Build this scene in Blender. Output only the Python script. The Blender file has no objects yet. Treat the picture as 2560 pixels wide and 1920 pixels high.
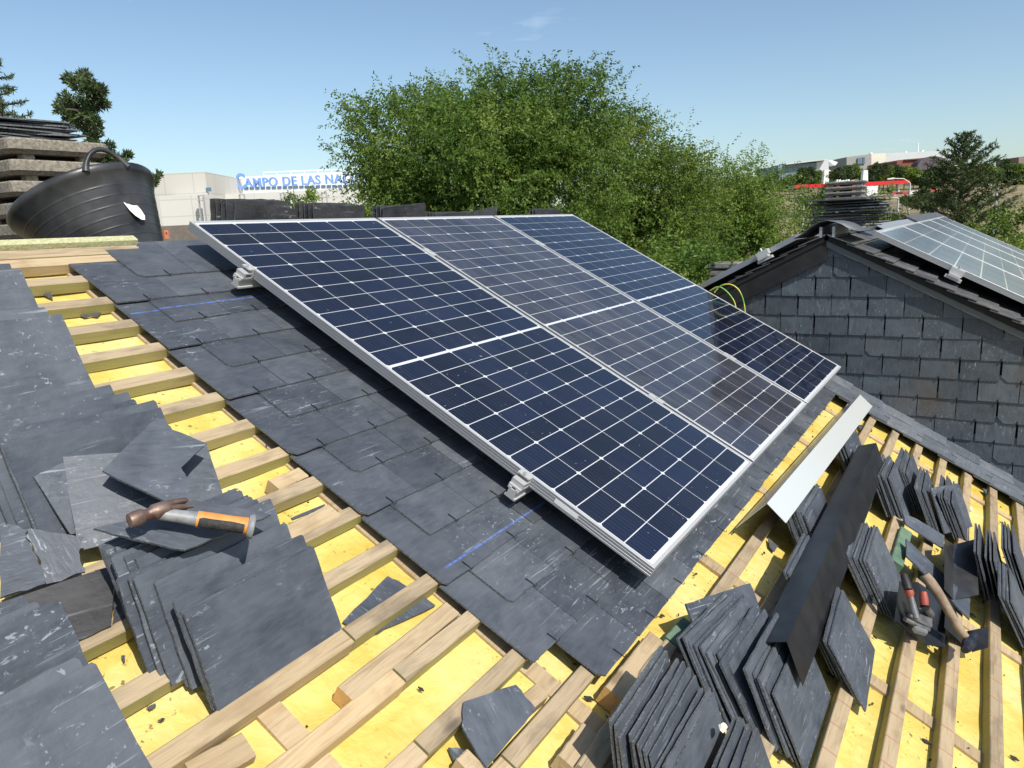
import bpy, math, random
import numpy as np
from mathutils import Vector, Matrix
R = math.radians
random.seed(7); rng = np.random.default_rng(7)
SC = bpy.context.scene
COL = SC.collection

# ------------------------------------------------------------------ camera, light
CAMZ = 7.0
F = 1862.0
# camera axes in the world: X runs along the ridge, Y horizontally up the slope, Z up
RIGHT = Vector((.52949, -.84716, -.0444)); DOWN = Vector((-.19679, -.07175, -.97782)); FWD = Vector((.82518, .52648, -.20471))
cd = bpy.data.cameras.new('camera'); cam = bpy.data.objects.new('camera', cd); COL.objects.link(cam)
cd.sensor_width = 36; cd.lens = F / 2560 * 36; cd.clip_start = .05; cd.clip_end = 4000
M = Matrix((RIGHT, -DOWN, -FWD)).transposed().to_4x4(); M.translation = (0, 0, CAMZ)
cam.matrix_world = M
SC.camera = cam

SUN = Vector((-.029, -.0739, .085)).normalized()
sl = bpy.data.lights.new('sun', 'SUN'); sl.energy = 4.4; sl.angle = R(.5); sl.color = (1, .955, .88)
so = bpy.data.objects.new('sun', sl); COL.objects.link(so)
so.rotation_euler = SUN.to_track_quat('Z', 'Y').to_euler(); so.location = (0, 0, 40)
wd = bpy.data.worlds.new('World'); SC.world = wd; wd.use_nodes = True
wn = wd.node_tree.nodes; wl = wd.node_tree.links
sky = wn.new('ShaderNodeTexSky'); sky.sky_type = 'NISHITA'; sky.sun_disc = False
sky.sun_elevation = math.asin(SUN.z); sky.sun_rotation = math.atan2(SUN.x, SUN.y)
sky.altitude = 600; sky.air_density = 1.0; sky.dust_density = 1.8; sky.ozone_density = 1.0
bgn = wn['Background']; bgn.inputs['Strength'].default_value = .125
def _wispy_clouds():
    tc = wn.new('ShaderNodeTexCoord'); mp = wn.new('ShaderNodeMapping'); mp.inputs['Scale'].default_value = (1.2, 1.2, 5)
    nz = wn.new('ShaderNodeTexNoise'); nz.inputs['Scale'].default_value = 4.2; nz.inputs['Detail'].default_value = 7
    rp_ = wn.new('ShaderNodeMapRange'); rp_.inputs[1].default_value = .69; rp_.inputs[2].default_value = .9; rp_.inputs[4].default_value = .4
    mx = wn.new('ShaderNodeMix'); mx.data_type = 'RGBA'
    wl.new(tc.outputs['Generated'], mp.inputs[0]); wl.new(mp.outputs[0], nz.inputs['Vector']); wl.new(nz.outputs['Fac'], rp_.inputs[0])
    wl.new(rp_.outputs[0], mx.inputs[0]); wl.new(sky.outputs[0], mx.inputs[6]); mx.inputs[7].default_value = (9, 9.2, 9.6, 1)
    tn = wn.new('ShaderNodeMix'); tn.data_type = 'RGBA'; tn.blend_type = 'MULTIPLY'; tn.inputs[0].default_value = 1; tn.inputs[7].default_value = (.94, .99, .97, 1)
    wl.new(mx.outputs[2], tn.inputs[6]); wl.new(tn.outputs[2], bgn.inputs['Color'])
_wispy_clouds()
SC.view_settings.view_transform = 'Standard'; SC.view_settings.look = 'None'; SC.view_settings.exposure = .3; SC.view_settings.gamma = 1
SC.render.engine = 'CYCLES'; SC.cycles.max_bounces = 6

# ------------------------------------------------------------------ frames
TH = R(28.7209)
VX = Vector((1, 0, 0)); VV = Vector((0, math.cos(TH), math.sin(TH))); VN = Vector((0, -math.sin(TH), math.cos(TH)))
ORG = Vector((1.8174, 2.5848, .0807 + CAMZ)) - .11 * VN        # roof frame: u along the ridge, v up the slope, h off the laid slates
def P(u, v, h=0.): return ORG + u * VX + v * VV + h * VN
def ray(px, py): return RIGHT * ((px - 1280) / F) + DOWN * ((py - 960) / F) + FWD
CP = Vector((0, 0, CAMZ))
def rp(px, h=0.):                                                # where a sight line meets the roof plane raised by h
    d = ray(*px); o = P(0, 0, h); t = (o - CP).dot(VN) / d.dot(VN); X = CP + t * d - o
    return X.x, X.dot(VV)
def atx(px, x): d = ray(*px); return CP + d * (x / d.x)
def aty(px, y): d = ray(*px); return CP + d * (y / d.y)
NH = Vector((FWD.x, FWD.y, 0)).normalized(); EH = Vector((NH.y, -NH.x, 0))
def far(px, py, d): r = ray(px, py); return CP + r * (d / r.dot(NH))
def crop(x0, y0, x1): s = (x1 - x0) / 2212; return lambda x, y: (x0 + s * x, y0 + s * y)
z2 = crop(0, 580, 420); c4 = crop(0, 900, 860); c5 = crop(0, 1275, 860); c6 = crop(700, 1275, 1560); c7 = crop(1500, 1275, 2560)
c8 = crop(1700, 850, 2560); z8 = crop(2120, 1280, 2560); z9 = crop(1640, 1080, 2080); z10 = crop(1400, 1590, 1840); zb = crop(2040, 900, 2560)
zw = crop(1700, 560, 2200); z6 = crop(1940, 340, 2560); z5 = crop(340, 400, 920); c3 = crop(1700, 300, 2560); dp = crop(0, 0, 2560)
def z7(x, y): return (.28926 * x, 180 + .28926 * y)

# ------------------------------------------------------------------ materials
def mat(name, col=(.5, .5, .5), rough=.6, metal=0., spec=.5):
    m = bpy.data.materials.new(name); m.use_nodes = True; b = m.node_tree.nodes['Principled BSDF']
    b.inputs['Base Color'].default_value = (*col, 1); b.inputs['Roughness'].default_value = rough; b.inputs['Metallic'].default_value = metal
    b.inputs['Specular IOR Level'].default_value = spec
    return m
class NT:
    def __init__(s, m): s.m = m; s.n = m.node_tree.nodes; s.l = m.node_tree.links; s.b = s.n['Principled BSDF']
    def new(s, t, **k):
        n = s.n.new(t)
        for a, v in k.items(): setattr(n, a, v)
        return n
    def coord(s, scale=(1, 1, 1), rnd=True, kind='Object', rot=(0, 0, 0)):
        tc = s.new('ShaderNodeTexCoord'); mp = s.new('ShaderNodeMapping'); mp.inputs['Scale'].default_value = scale; mp.inputs['Rotation'].default_value = rot
        s.l.new(tc.outputs[kind], mp.inputs[0])
        if rnd:
            oi = s.new('ShaderNodeObjectInfo'); mu = s.new('ShaderNodeMath', operation='MULTIPLY'); mu.inputs[1].default_value = 57
            s.l.new(oi.outputs['Random'], mu.inputs[0]); s.l.new(mu.outputs[0], mp.inputs['Location'])
        return mp.outputs[0]
    def noise(s, v, scale, detail=4, dist=0., rough=.55):
        n = s.new('ShaderNodeTexNoise'); n.inputs['Scale'].default_value = scale; n.inputs['Detail'].default_value = detail
        n.inputs['Distortion'].default_value = dist; n.inputs['Roughness'].default_value = rough; s.l.new(v, n.inputs['Vector']); return n.outputs['Fac']
    def ramp(s, f, stops):
        r = s.new('ShaderNodeValToRGB'); e = r.color_ramp.elements
        while len(e) < len(stops): e.new(.5)
        for i, (p, c) in enumerate(stops): e[i].position = p; e[i].color = (*c, 1) if len(c) == 3 else c
        s.l.new(f, r.inputs[0]); return r.outputs[0]
    def rng(s, f, a, b, c=0., d=1.):
        r = s.new('ShaderNodeMapRange'); r.inputs[1].default_value = a; r.inputs[2].default_value = b; r.inputs[3].default_value = c; r.inputs[4].default_value = d
        s.l.new(f, r.inputs[0]); return r.outputs[0]
    def mix(s, f, a, b, mode='MIX'):
        x = s.new('ShaderNodeMix', data_type='RGBA', blend_type=mode)
        for i, v in ((0, f), (6, a), (7, b)):
            if isinstance(v, (int, float)): x.inputs[i].default_value = v
            elif isinstance(v, tuple): x.inputs[i].default_value = (*v, 1)
            else: s.l.new(v, x.inputs[i])
        return x.outputs[2]
    def math(s, op, a, b=0.):
        x = s.new('ShaderNodeMath', operation=op)
        for i, v in ((0, a), (1, b)):
            if isinstance(v, (int, float)): x.inputs[i].default_value = v
            else: s.l.new(v, x.inputs[i])
        return x.outputs[0]
    def bump(s, h, strength=.3, dist=.004):
        b = s.new('ShaderNodeBump'); b.inputs['Strength'].default_value = strength; b.inputs['Distance'].default_value = dist
        s.l.new(h, b.inputs['Height']); s.l.new(b.outputs[0], s.b.inputs['Normal'])
    def col(s, c): s.l.new(c, s.b.inputs['Base Color'])
    def rough(s, c): s.l.new(c, s.b.inputs['Roughness'])

def slate_mat(name, base=(.042, .050, .064), hi=(.078, .090, .110), white=.8, rust=0., chalk=None, tile=None):
    m = mat(name, base, .5); t = NT(m)
    v = t.coord((1, 1, 1), kind='Object')
    n1 = t.noise(v, 9, 5, .6)
    st = t.noise(t.coord((6, 26, 6), kind='Object', rot=(0, 0, R(28))), 3.2, 6, .5)
    c = t.ramp(n1, [(.32, base), (.7, hi)])
    c = t.mix(t.rng(st, .35, .75, 0, .45), c, tuple(x * 1.35 for x in hi))
    if tile:                                                     # tone that changes from one laid slate to the next
        at = t.new('ShaderNodeAttribute', attribute_name='tone'); c = t.mix(1., c, t.ramp(at.outputs['Fac'], [(0, (.72, .72, .74)), (.6, (1, 1, 1)), (1, (1.25, 1.22, 1.18))]), 'MULTIPLY')
    else:
        oi = t.new('ShaderNodeObjectInfo'); c = t.mix(1., c, t.ramp(oi.outputs['Random'], [(0, (.8, .8, .82)), (.5, (1, 1, 1)), (1, (1.22, 1.2, 1.16))]), 'MULTIPLY')
    if rust:
        rn = t.noise(v, 3.1, 4, .3); c = t.mix(t.rng(rn, .56, .75, 0, rust), c, (.10, .065, .035))
    # chalky scratches and rubbed specks
    sc = t.noise(t.coord((3.6, 10, 5), kind='Object', rot=(0, 0, R(-26))), 6.0, 10, .7, .70)
    pt = t.noise(v, 4.2, 3)
    w = t.math('MULTIPLY', t.rng(sc, .60, .66, 0, 1), t.rng(pt, .45, .56, 0, white))
    ln = t.noise(t.coord((2, 60, 8), kind='Object', rot=(0, 0, R(21))), 2.0, 4, .8)
    w = t.math('MAXIMUM', w, t.math('MULTIPLY', t.rng(ln, .63, .69, 0, .6), t.rng(pt, .43, .57, 0, 1)))
    fine = t.noise(v, 85, 3)
    w = t.math('MAXIMUM', w, t.math('MULTIPLY', t.rng(fine, .66, .70, 0, .6), t.rng(pt, .44, .58, 0, 1)))
    c = t.mix(w, c, (.30, .33, .36))
    if chalk:
        sep = t.new('ShaderNodeSeparateXYZ'); t.l.new(t.coord(rnd=False), sep.inputs[0])
        wob = t.noise(t.coord(rnd=False), 60, 3)
        for v0, slope, u0, u1 in chalk:
            line = t.math('ADD', sep.outputs[1], t.math('MULTIPLY', sep.outputs[0], slope))
            dd = t.math('ABSOLUTE', t.math('SUBTRACT', line, v0))
            f = t.math('MULTIPLY', t.rng(dd, .0005, .005, 1, 0), t.rng(wob, .35, .6, .12, .75))
            f = t.math('MULTIPLY', f, t.math('MULTIPLY', t.math('GREATER_THAN', sep.outputs[0], u0), t.math('LESS_THAN', sep.outputs[0], u1)))
            c = t.mix(f, c, (.10, .20, .62))
    t.col(c); t.rough(t.rng(n1, .3, .7, .42, .62))
    t.bump(t.math('ADD', t.math('MULTIPLY', st, .7), t.noise(v, 40, 5)), .45, .003)
    return m
def wood_mat(name, a=(.30, .225, .135), b=(.40, .315, .205), dark=(.12, .095, .07), green=0., marks=False):
    m = mat(name, a, .7); t = NT(m)
    g = t.noise(t.coord((1.2, 22, 22)), 3.5, 6, .9); k = t.noise(t.coord((3, 8, 8)), 2.2, 5, .4)
    c = t.ramp(g, [(.3, a), (.52, b), (.7, tuple(.86 * x for x in a))])
    c = t.mix(t.rng(k, .5, .74, 0, .7), c, dark)
    oi = t.new('ShaderNodeObjectInfo'); c = t.mix(1., c, t.ramp(oi.outputs['Random'], [(0, (.82, .8, .76)), (.5, (1, 1, 1)), (1, (1.12, 1.08, 1.0))]), 'MULTIPLY')
    if green:                                                    # treated timber: green stain on the sides
        ge = t.new('ShaderNodeNewGeometry'); vt = t.new('ShaderNodeVectorTransform', vector_type='NORMAL', convert_from='WORLD', convert_to='OBJECT')
        t.l.new(ge.outputs['True Normal'], vt.inputs[0]); sp = t.new('ShaderNodeSeparateXYZ'); t.l.new(vt.outputs[0], sp.inputs[0])
        side = t.math('LESS_THAN', sp.outputs[2], .5)
        c = t.mix(t.math('MULTIPLY', side, t.rng(t.noise(t.coord((2, 6, 6)), 2, 4), .35, .65, .3, green)), c, (.30, .30, .09))
    vk = t.new('ShaderNodeTexVoronoi'); vk.inputs['Scale'].default_value = 1.0; t.l.new(t.coord((3.3, 9, 9)), vk.inputs['Vector'])
    c = t.mix(t.rng(vk.outputs['Distance'], .07, .13, .85, 0), c, tuple(.7 * x for x in dark))
    saw = t.noise(t.coord((160, 1.5, 1.5)), 2, 2)
    if marks:                                                    # red setting out lines struck across the battens
        sx = t.new('ShaderNodeSeparateXYZ'); t.l.new(t.coord(rnd=False), sx.inputs[0])
        fx = t.math('FRACT', t.math('ADD', t.math('MULTIPLY', sx.outputs[0], 1 / .112), t.math('MULTIPLY', sx.outputs[1], .5)))
        c = t.mix(t.math('MULTIPLY', t.rng(t.math('ABSOLUTE', t.math('SUBTRACT', fx, .5)), .0, .035, .8, 0), t.rng(k, .4, .6, 1, .5)), c, (.30, .05, .04))
    t.col(c); t.bump(t.math('ADD', g, t.math('MULTIPLY', saw, .35)), .35, .002)
    return m
def simple_noise(name, a, b, scale=8, rough=.8, bump=0., detail=6, metal=0., kind='Object', bd=.01, lo=.35, hi=.68):
    m = mat(name, a, rough, metal); t = NT(m); n = t.noise(t.coord(kind=kind), scale, detail, .2)
    t.col(t.ramp(n, [(lo, a), (hi, b)]))
    if bump: t.bump(n, bump, bd)
    return m
def foam_mat():
    m = mat('yellow_foam', (.80, .58, .10), .55); t = NT(m); v = t.coord(rnd=False)
    n = t.noise(v, 5, 6, .4); c = t.ramp(n, [(.28, (.52, .37, .06)), (.5, (.61, .48, .13)), (.72, (.66, .56, .24))])
    sp = t.noise(v, 55, 3); big = t.noise(v, 2.0, 3)
    c = t.mix(t.math('MULTIPLY', t.rng(sp, .63, .68, 0, .8), t.rng(big, .42, .58, 0, 1)), c, (.12, .08, .03))
    t.col(c)
    vo = t.new('ShaderNodeTexVoronoi'); vo.inputs['Scale'].default_value = 26; t.l.new(t.mix(.08, v, t.new('ShaderNodeTexNoise').outputs['Color']), vo.inputs['Vector'])
    t.bump(t.math('ADD', t.noise(v, 18, 6, .8), t.math('MULTIPLY', vo.outputs['Distance'], .5)), .6, .014)
    return m
def cell_mat(name, dust, dc=(.235, .23, .23)):
    m = mat(name, (.006, .011, .035), .12, 0, .5); t = NT(m)
    at = t.new('ShaderNodeAttribute', attribute_name='tone'); v = t.coord(rnd=False)
    c = t.ramp(at.outputs['Fac'], [(0, (.004, .006, .014)), (.5, (.005, .009, .025)), (1, (.007, .013, .038))])
    sep = t.new('ShaderNodeSeparateXYZ'); t.l.new(v, sep.inputs[0])
    fr = t.math('FRACT', t.math('MULTIPLY', sep.outputs[0], 1 / .01865)); bus = t.rng(t.math('ABSOLUTE', t.math('SUBTRACT', fr, .5)), .0, .045, .11, 0)
    c = t.mix(bus, c, (.32, .36, .44))
    st = t.noise(t.coord((9, 1.2, 1), rnd=False), 3, 5, .3); dn = t.noise(v, 3, 5)
    d = t.math('MULTIPLY', t.rng(dn, .3, .7, .35, 1), t.rng(st, .35, .65, .55, 1))
    c = t.mix(t.math('MULTIPLY', d, dust), c, dc)
    spk = t.noise(v, 70, 2); c = t.mix(t.rng(spk, .745, .77, 0, .55), c, (.45, .45, .45))
    t.col(c); t.rough(t.rng(d, .3, 1, .05, .05 + dust * .5))
    m.node_tree.nodes['Principled BSDF'].inputs['IOR'].default_value = 1.38
    return m
def leaf_mat(name, a, b, c3_=None, trans=.25):
    m = mat(name, a, .55, 0, .3); t = NT(m); at = t.new('ShaderNodeAttribute', attribute_name='tone')
    t.col(t.ramp(at.outputs['Fac'], [(0, a), (.6, b), (1, c3_ or b)]))
    tr = t.new('ShaderNodeBsdfTranslucent'); mx = t.new('ShaderNodeMixShader'); mx.inputs[0].default_value = trans
    t.l.new(t.ramp(at.outputs['Fac'], [(0, tuple(1.6 * x for x in a)), (1, tuple(1.6 * x for x in (c3_ or b)))]), tr.inputs[0])
    out = t.n['Material Output']; t.l.new(t.b.outputs[0], mx.inputs[1]); t.l.new(tr.outputs[0], mx.inputs[2]); t.l.new(mx.outputs[0], out.inputs[0])
    return m

SLE = simple_noise('highlit_slate_edge', (.05, .056, .062), (.18, .192, .205), 220, .8, .6, bd=.003)  # pale tone paints the light caught along the slate edges
SL = slate_mat('loose_slate')
SLD = slate_mat('dark_and_shaded_slate', (.018, .018, .02), (.045, .045, .048), .5)  # darkened slate; on the ridge stacks the colour carries their shade
SLR = slate_mat('laid_slate', (.043, .05, .062), (.078, .088, .104), .75, chalk=[(-.395, .0, -.46, .1), (-1.73, .0, -.42, .1)], tile=True)
SLW = slate_mat('weathered_wall_slate', (.046, .056, .067), (.080, .096, .113), .12, rust=.7, tile=True)
SLO = slate_mat('old_roof_slate', (.05, .05, .05), (.10, .10, .098), .6, rust=.3, tile=True)
SLS = slate_mat('strip_slate', (.075, .085, .10), (.12, .135, .155), .3, tile=True)
WOOD = wood_mat('batten_wood', green=.75)
WOODR = wood_mat('marked_batten_wood', (.29, .215, .13), (.37, .29, .185), (.11, .085, .06), green=.75, marks=True)
WOODP = wood_mat('pale_offcut_wood', (.37, .27, .155), (.46, .355, .22), (.25, .17, .09))
WOODG = wood_mat('grey_weathered_wood', (.24, .185, .12), (.34, .275, .185), (.09, .075, .06))
WOODO = wood_mat('orange_end_grain_wood', (.62, .33, .10), (.7, .42, .16), (.3, .13, .03))
RIDGEW = simple_noise('speckled_ridge_board', (.34, .36, .17), (.55, .52, .33), 90, .8, .3)
WOODGR = simple_noise('green_treated_wood', (.07, .13, .085), (.15, .23, .15), 14, .7)  # treated green, darkened in the colour to stand for shade
FOAM = foam_mat()
ALU = mat('anodised_aluminium', (.42, .43, .445), .42, .7)
ALUW = mat('pale_aluminium_lip', (.50, .50, .495), .45, .35)
BACK = mat('white_backsheet', (.55, .57, .60), .08, 0, .5)
CELLS = [cell_mat('blue_cell', .05), cell_mat('dusty_cell', .30), cell_mat('clean_cell', .02)]
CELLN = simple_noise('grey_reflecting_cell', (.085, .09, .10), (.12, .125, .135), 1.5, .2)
BLACKM = simple_noise('black_sheet_metal', (.010, .011, .013), (.022, .023, .026), 12, .32, .05)
NT(BLACKM)
HOOK = mat('black_wire', (.008, .008, .009), .45, .3)
WHITEM = mat('pale_lacquered_sheet', (.60, .615, .59), .25, .25)
CONC = simple_noise('pebbly_concrete', (.15, .13, .10), (.32, .285, .23), 60, .95, .6, 8, bd=.006)
CONCG = simple_noise('grey_concrete', (.16, .15, .135), (.30, .285, .255), 26, .95, .4, 8)
DARK = mat('dark_void', (.012, .011, .010), .9)
RUB = simple_noise('black_rubber', (.012, .0125, .014), (.055, .055, .056), 7, .36, .15)
BARK = simple_noise('bark', (.045, .036, .026), (.10, .08, .06), 20, .9, .5)
PAPER = simple_noise('white_paper', (.70, .70, .68), (.80, .80, .78), 9, .7)

# ------------------------------------------------------------------ mesh helpers
class MB:
    def __init__(s): s.v = []; s.f = []; s.mi = []; s.tone = []; s.sm = []
    def add(s, vs, fs, mi=0, tone=.5, smooth=False):
        o = len(s.v); s.v.extend([tuple(x) for x in vs])
        for f in fs: s.f.append(tuple(i + o for i in f)); s.mi.append(mi); s.tone.append(tone); s.sm.append(smooth)
    def box(s, lo, hi, mi=0, tone=.5, fr=None):
        x0, y0, z0 = lo; x1, y1, z1 = hi
        vs = [(x0, y0, z0), (x1, y0, z0), (x1, y1, z0), (x0, y1, z0), (x0, y0, z1), (x1, y0, z1), (x1, y1, z1), (x0, y1, z1)]
        if fr: vs = [fr(*v) for v in vs]
        s.add(vs, [(0, 3, 2, 1), (4, 5, 6, 7), (0, 1, 5, 4), (1, 2, 6, 5), (2, 3, 7, 6), (3, 0, 4, 7)], mi, tone)
    def prism(s, pts, h0, h1, fr=None, mi=0, tone=.5, mi_side=None):
        n = len(pts); A = [(p[0], p[1], h0) for p in pts] + [(p[0], p[1], h1) for p in pts]
        if fr: A = [fr(*v) for v in A]
        s.add(A, [tuple(range(n - 1, -1, -1)), tuple(range(n, 2 * n))], mi, tone)
        s.add(A, [(i, (i + 1) % n, n + (i + 1) % n, n + i) for i in range(n)], mi if mi_side is None else mi_side, tone)
    def tube(s, pts, rad, n=8, mi=0, cap=True, smooth=True, tone=.5):
        pts = [Vector(p) for p in pts]; rad = rad if isinstance(rad, (list, tuple)) else [rad] * len(pts); rings = []
        for i, p in enumerate(pts):
            d = (pts[min(i + 1, len(pts) - 1)] - pts[max(i - 1, 0)]).normalized()
            a = d.orthogonal().normalized() if i == 0 else (rings_a - d * rings_a.dot(d)).normalized()
            rings_a = a; b = d.cross(a)
            rings.append([p + rad[i] * (math.cos(2 * math.pi * k / n) * a + math.sin(2 * math.pi * k / n) * b) for k in range(n)])
        vs = [v for r_ in rings for v in r_]; m = len(pts)
        s.add(vs, [(i * n + k, i * n + (k + 1) % n, (i + 1) * n + (k + 1) % n, (i + 1) * n + k) for i in range(m - 1) for k in range(n)], mi, tone, smooth)
        if cap: s.add(vs, [tuple(range(n - 1, -1, -1)), tuple((m - 1) * n + k for k in range(n))], mi, tone)
    def mesh(s, name, mats):
        me = bpy.data.meshes.new(name); me.from_pydata(s.v, [], s.f); me.update()
        for m in (mats if isinstance(mats, (list, tuple)) else [mats]): me.materials.append(m)
        me.polygons.foreach_set('material_index', s.mi); me.polygons.foreach_set('use_smooth', s.sm)
        a = me.attributes.new('tone', 'FLOAT', 'FACE'); a.data.foreach_set('value', s.tone)
        return me
    def build(s, name, mats, parent=None, mw=None):
        return link(name, s.mesh(name, mats), parent, mw)
def link(name, me, parent=None, mw=None):
    o = bpy.data.objects.new(name, me); COL.objects.link(o)
    if parent: o.parent = parent
    if mw is not None: o.matrix_basis = mw
    return o
def tag(o, label=None, cat=None, group=None, kind=None):
    for k, v in (('label', label), ('category', cat), ('group', group), ('kind', kind)):
        if v: o[k] = v
    return o
def empty(name, loc=(0, 0, 0), label=None, cat=None, group=None, mw=None):
    o = bpy.data.objects.new(name, None); COL.objects.link(o); o.empty_display_size = .1
    if mw is not None: o.matrix_basis = mw
    else: o.location = loc
    return tag(o, label, cat, group)
def frame_at(o, x, y, z):
    m = Matrix((x, y, z)).transposed().to_4x4(); m.translation = o; return m
ROOF = frame_at(ORG, VX, VV, VN)
def rough_outline(w, l, jag=.0016, chamf=None, n=9):
    pts = []
    cs = [(0, 0), (w, 0), (w, l), (0, l)]
    for i in range(4):
        a, b = cs[i], cs[(i + 1) % 4]; k = n if i % 2 == 0 else int(n * .7)
        for j in range(k):
            t = j / k
            if j == 0:
                c = random.choice([0.0015, .0025, .005]) if random.random() < .9 else .02
                pa = cs[i - 1]; dx, dy = (pa[0] - a[0]), (pa[1] - a[1]); L_ = math.hypot(dx, dy)
                pts.append((a[0] + dx / L_ * c, a[1] + dy / L_ * c)); L2 = math.hypot(b[0] - a[0], b[1] - a[1])
                pts.append((a[0] + (b[0] - a[0]) / L2 * c * .8, a[1] + (b[1] - a[1]) / L2 * c * .8)); continue
            x = a[0] + (b[0] - a[0]) * t; y = a[1] + (b[1] - a[1]) * t
            pts.append((x + random.uniform(-jag, jag), y + random.uniform(-jag, jag)))
    return pts
SW, SLEN, ST = .325, .215, .0055
def slate_mesh(name, w=SW, l=SLEN, m=None, t=ST):
    b = MB(); b.prism(rough_outline(w, l), 0, t, mi_side=1); return b.mesh(name, [m or SL, SLE])
SMESH = [slate_mesh('slate_sheet') for _ in range(8)]
SMESHD = [slate_mesh('slate_sheet_dark', m=SLD) for _ in range(5)]
ORD = 'first second third fourth fifth sixth seventh eighth ninth tenth eleventh twelfth thirteenth fourteenth fifteenth sixteenth seventeenth eighteenth nineteenth twentieth'.split()
ORD += ['twenty ' + w for w in ORD[:9]]
def pose(u, v, h, yaw=0, phi=40, roll=0):
    ex = (math.cos(yaw) * VX + math.sin(yaw) * VV); ev = (-math.sin(yaw) * VX + math.cos(yaw) * VV)
    ey = math.cos(phi) * ev + math.sin(phi) * VN; ez = ex.cross(ey)
    m = frame_at(P(u, v, h), ex, ey, ez)
    return m @ Matrix.Rotation(roll, 4, 'Z') if roll else m
def stack(px, corner, where, n, phi=40, yaw=0, h0=-.03, step=.0125, du=0., w=SW, jit=1., fan=0., meshes=None, ls=1., group=None):
    """Slates standing on their long edge against a batten, front one first; px: the top left or top right corner of the front slate."""
    ph = R(phi); L_ = SLEN * ls
    u, v = rp(px, h0 + L_ * math.sin(ph)); v0 = v - L_ * math.cos(ph) * math.cos(R(yaw)); u0 = u + L_ * math.cos(ph) * math.sin(R(yaw))
    if corner == 'TR': u0 -= w * math.cos(R(yaw)); v0 -= w * math.sin(R(yaw))
    for i in range(n):
        k = 0 if i == 0 else 1
        st = step * i
        m = pose(u0 + du * i + k * jit * random.uniform(-.012, .012), v0 + st, h0 + k * jit * random.uniform(-.004, .006), R(yaw + k * jit * random.uniform(-1.6, 1.6)), R(phi + fan * i + k * jit * random.uniform(-1, 1)), k * jit * R(random.uniform(-1.8, 1.8)))
        o = link('slate', random.choice(meshes or SMESH), None, m)
        o.scale = (w / SW * random.uniform(.97, 1.02), ls * random.uniform(.96, 1.03), random.uniform(.8, 1.2))
        if n == 1: lab = 'single grey slate ' + where
        elif i == 0: lab = 'front grey slate of the ' + where
        elif i == n - 1: lab = 'rearmost grey slate of the ' + where
        else: lab = ORD[i] + ' slate from the front of the ' + where
        tag(o, lab, 'slate', group or 'loose roof slates standing on the battens')
def plate(name, pts, m, label, cat, group=None, t=ST, h=0., jag=.002, sub=4):
    """A thin sheet: each outline point is (crop point, height over the slates)."""
    Q = []
    for q, hh in pts: u, v = rp(q, hh); Q.append(P(u, v, hh))
    c = sum(Q, Vector()) / len(Q); nrm = Vector()
    for i in range(len(Q)): nrm += (Q[i] - c).cross(Q[(i + 1) % len(Q)] - c)
    nrm.normalize()
    if nrm.dot(VN) < 0: nrm = -nrm; Q.reverse()
    ex = (Q[1] - Q[0]).normalized(); ex = (ex - nrm * ex.dot(nrm)).normalized(); ey = nrm.cross(ex); fm = frame_at(c, ex, ey, nrm); inv = fm.inverted()
    L2 = [inv @ q for q in Q]; out = []
    for i in range(len(L2)):
        a, b = L2[i], L2[(i + 1) % len(L2)]
        for j in range(sub):
            s_ = j / sub; k = 0 if j == 0 else 1
            out.append((a.x + (b.x - a.x) * s_ + k * random.uniform(-jag, jag), a.y + (b.y - a.y) * s_ + k * random.uniform(-jag, jag)))
    b = MB(); b.prism(out, -t, 0, mi_side=1); o = b.build(name, [m, SLE], None, fm)
    return tag(o, label, cat, group)

# ------------------------------------------------------------------ ground
def ground_h(x, y):
    r = np.hypot(x, y); a = (x * EH.x + y * EH.y) / (r + 1e-6); side = np.clip((a + .05) / .33, 0, 1); r = np.maximum(x * NH.x + y * NH.y, .6 * r)
    return np.interp(r, [0, 22, 60, 150, 250, 330, 430, 3000], [0, 0, 6.6, 9.2, 12.2, 19, 29, 34]) * (.35 + .65 * side)
def ground_d(px, py):                                            # how far off a sight line meets the ground
    for d in range(40, 600, 3):
        p = far(px, py, d)
        if p.z <= ground_h(np.array(p.x), np.array(p.y)): return d
    return 300
def ground():
    rs = np.r_[np.linspace(0, 120, 31), np.linspace(130, 460, 34), np.geomspace(520, 3000, 10)]; na = 96
    an = np.linspace(0, 2 * math.pi, na, endpoint=False)
    vs = [(0, 0, 0)]; fs = []
    for r_ in rs[1:]:
        x, y = r_ * np.cos(an), r_ * np.sin(an); z = ground_h(x, y) + np.sin(x * .11 + 1) * np.cos(y * .13) * .25 * min(r_ / 60, 1)
        vs += list(zip(x, y, z))
    for k in range(na): fs.append((0, 1 + k, 1 + (k + 1) % na))
    for i in range(len(rs) - 2):
        o = 1 + i * na
        for k in range(na): fs.append((o + k, o + na + k, o + na + (k + 1) % na, o + (k + 1) % na))
    m = mat('dry_grass_ground', (.3, .22, .1), .95); t = NT(m); n = t.noise(t.coord(rnd=False), .06, 8, .3); n2 = t.noise(t.coord(rnd=False), 1.2, 5)
    c = t.ramp(n, [(.36, (.07, .08, .025)), (.45, (.20, .155, .07)), (.6, (.29, .22, .115)), (.75, (.34, .29, .2))])
    t.col(t.mix(t.rng(n2, .4, .7, 0, .5), c, (.16, .13, .06)))
    b = MB(); b.add(vs, fs, smooth=True); tag(b.build('ground', m), kind='structure')
ground()

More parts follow.
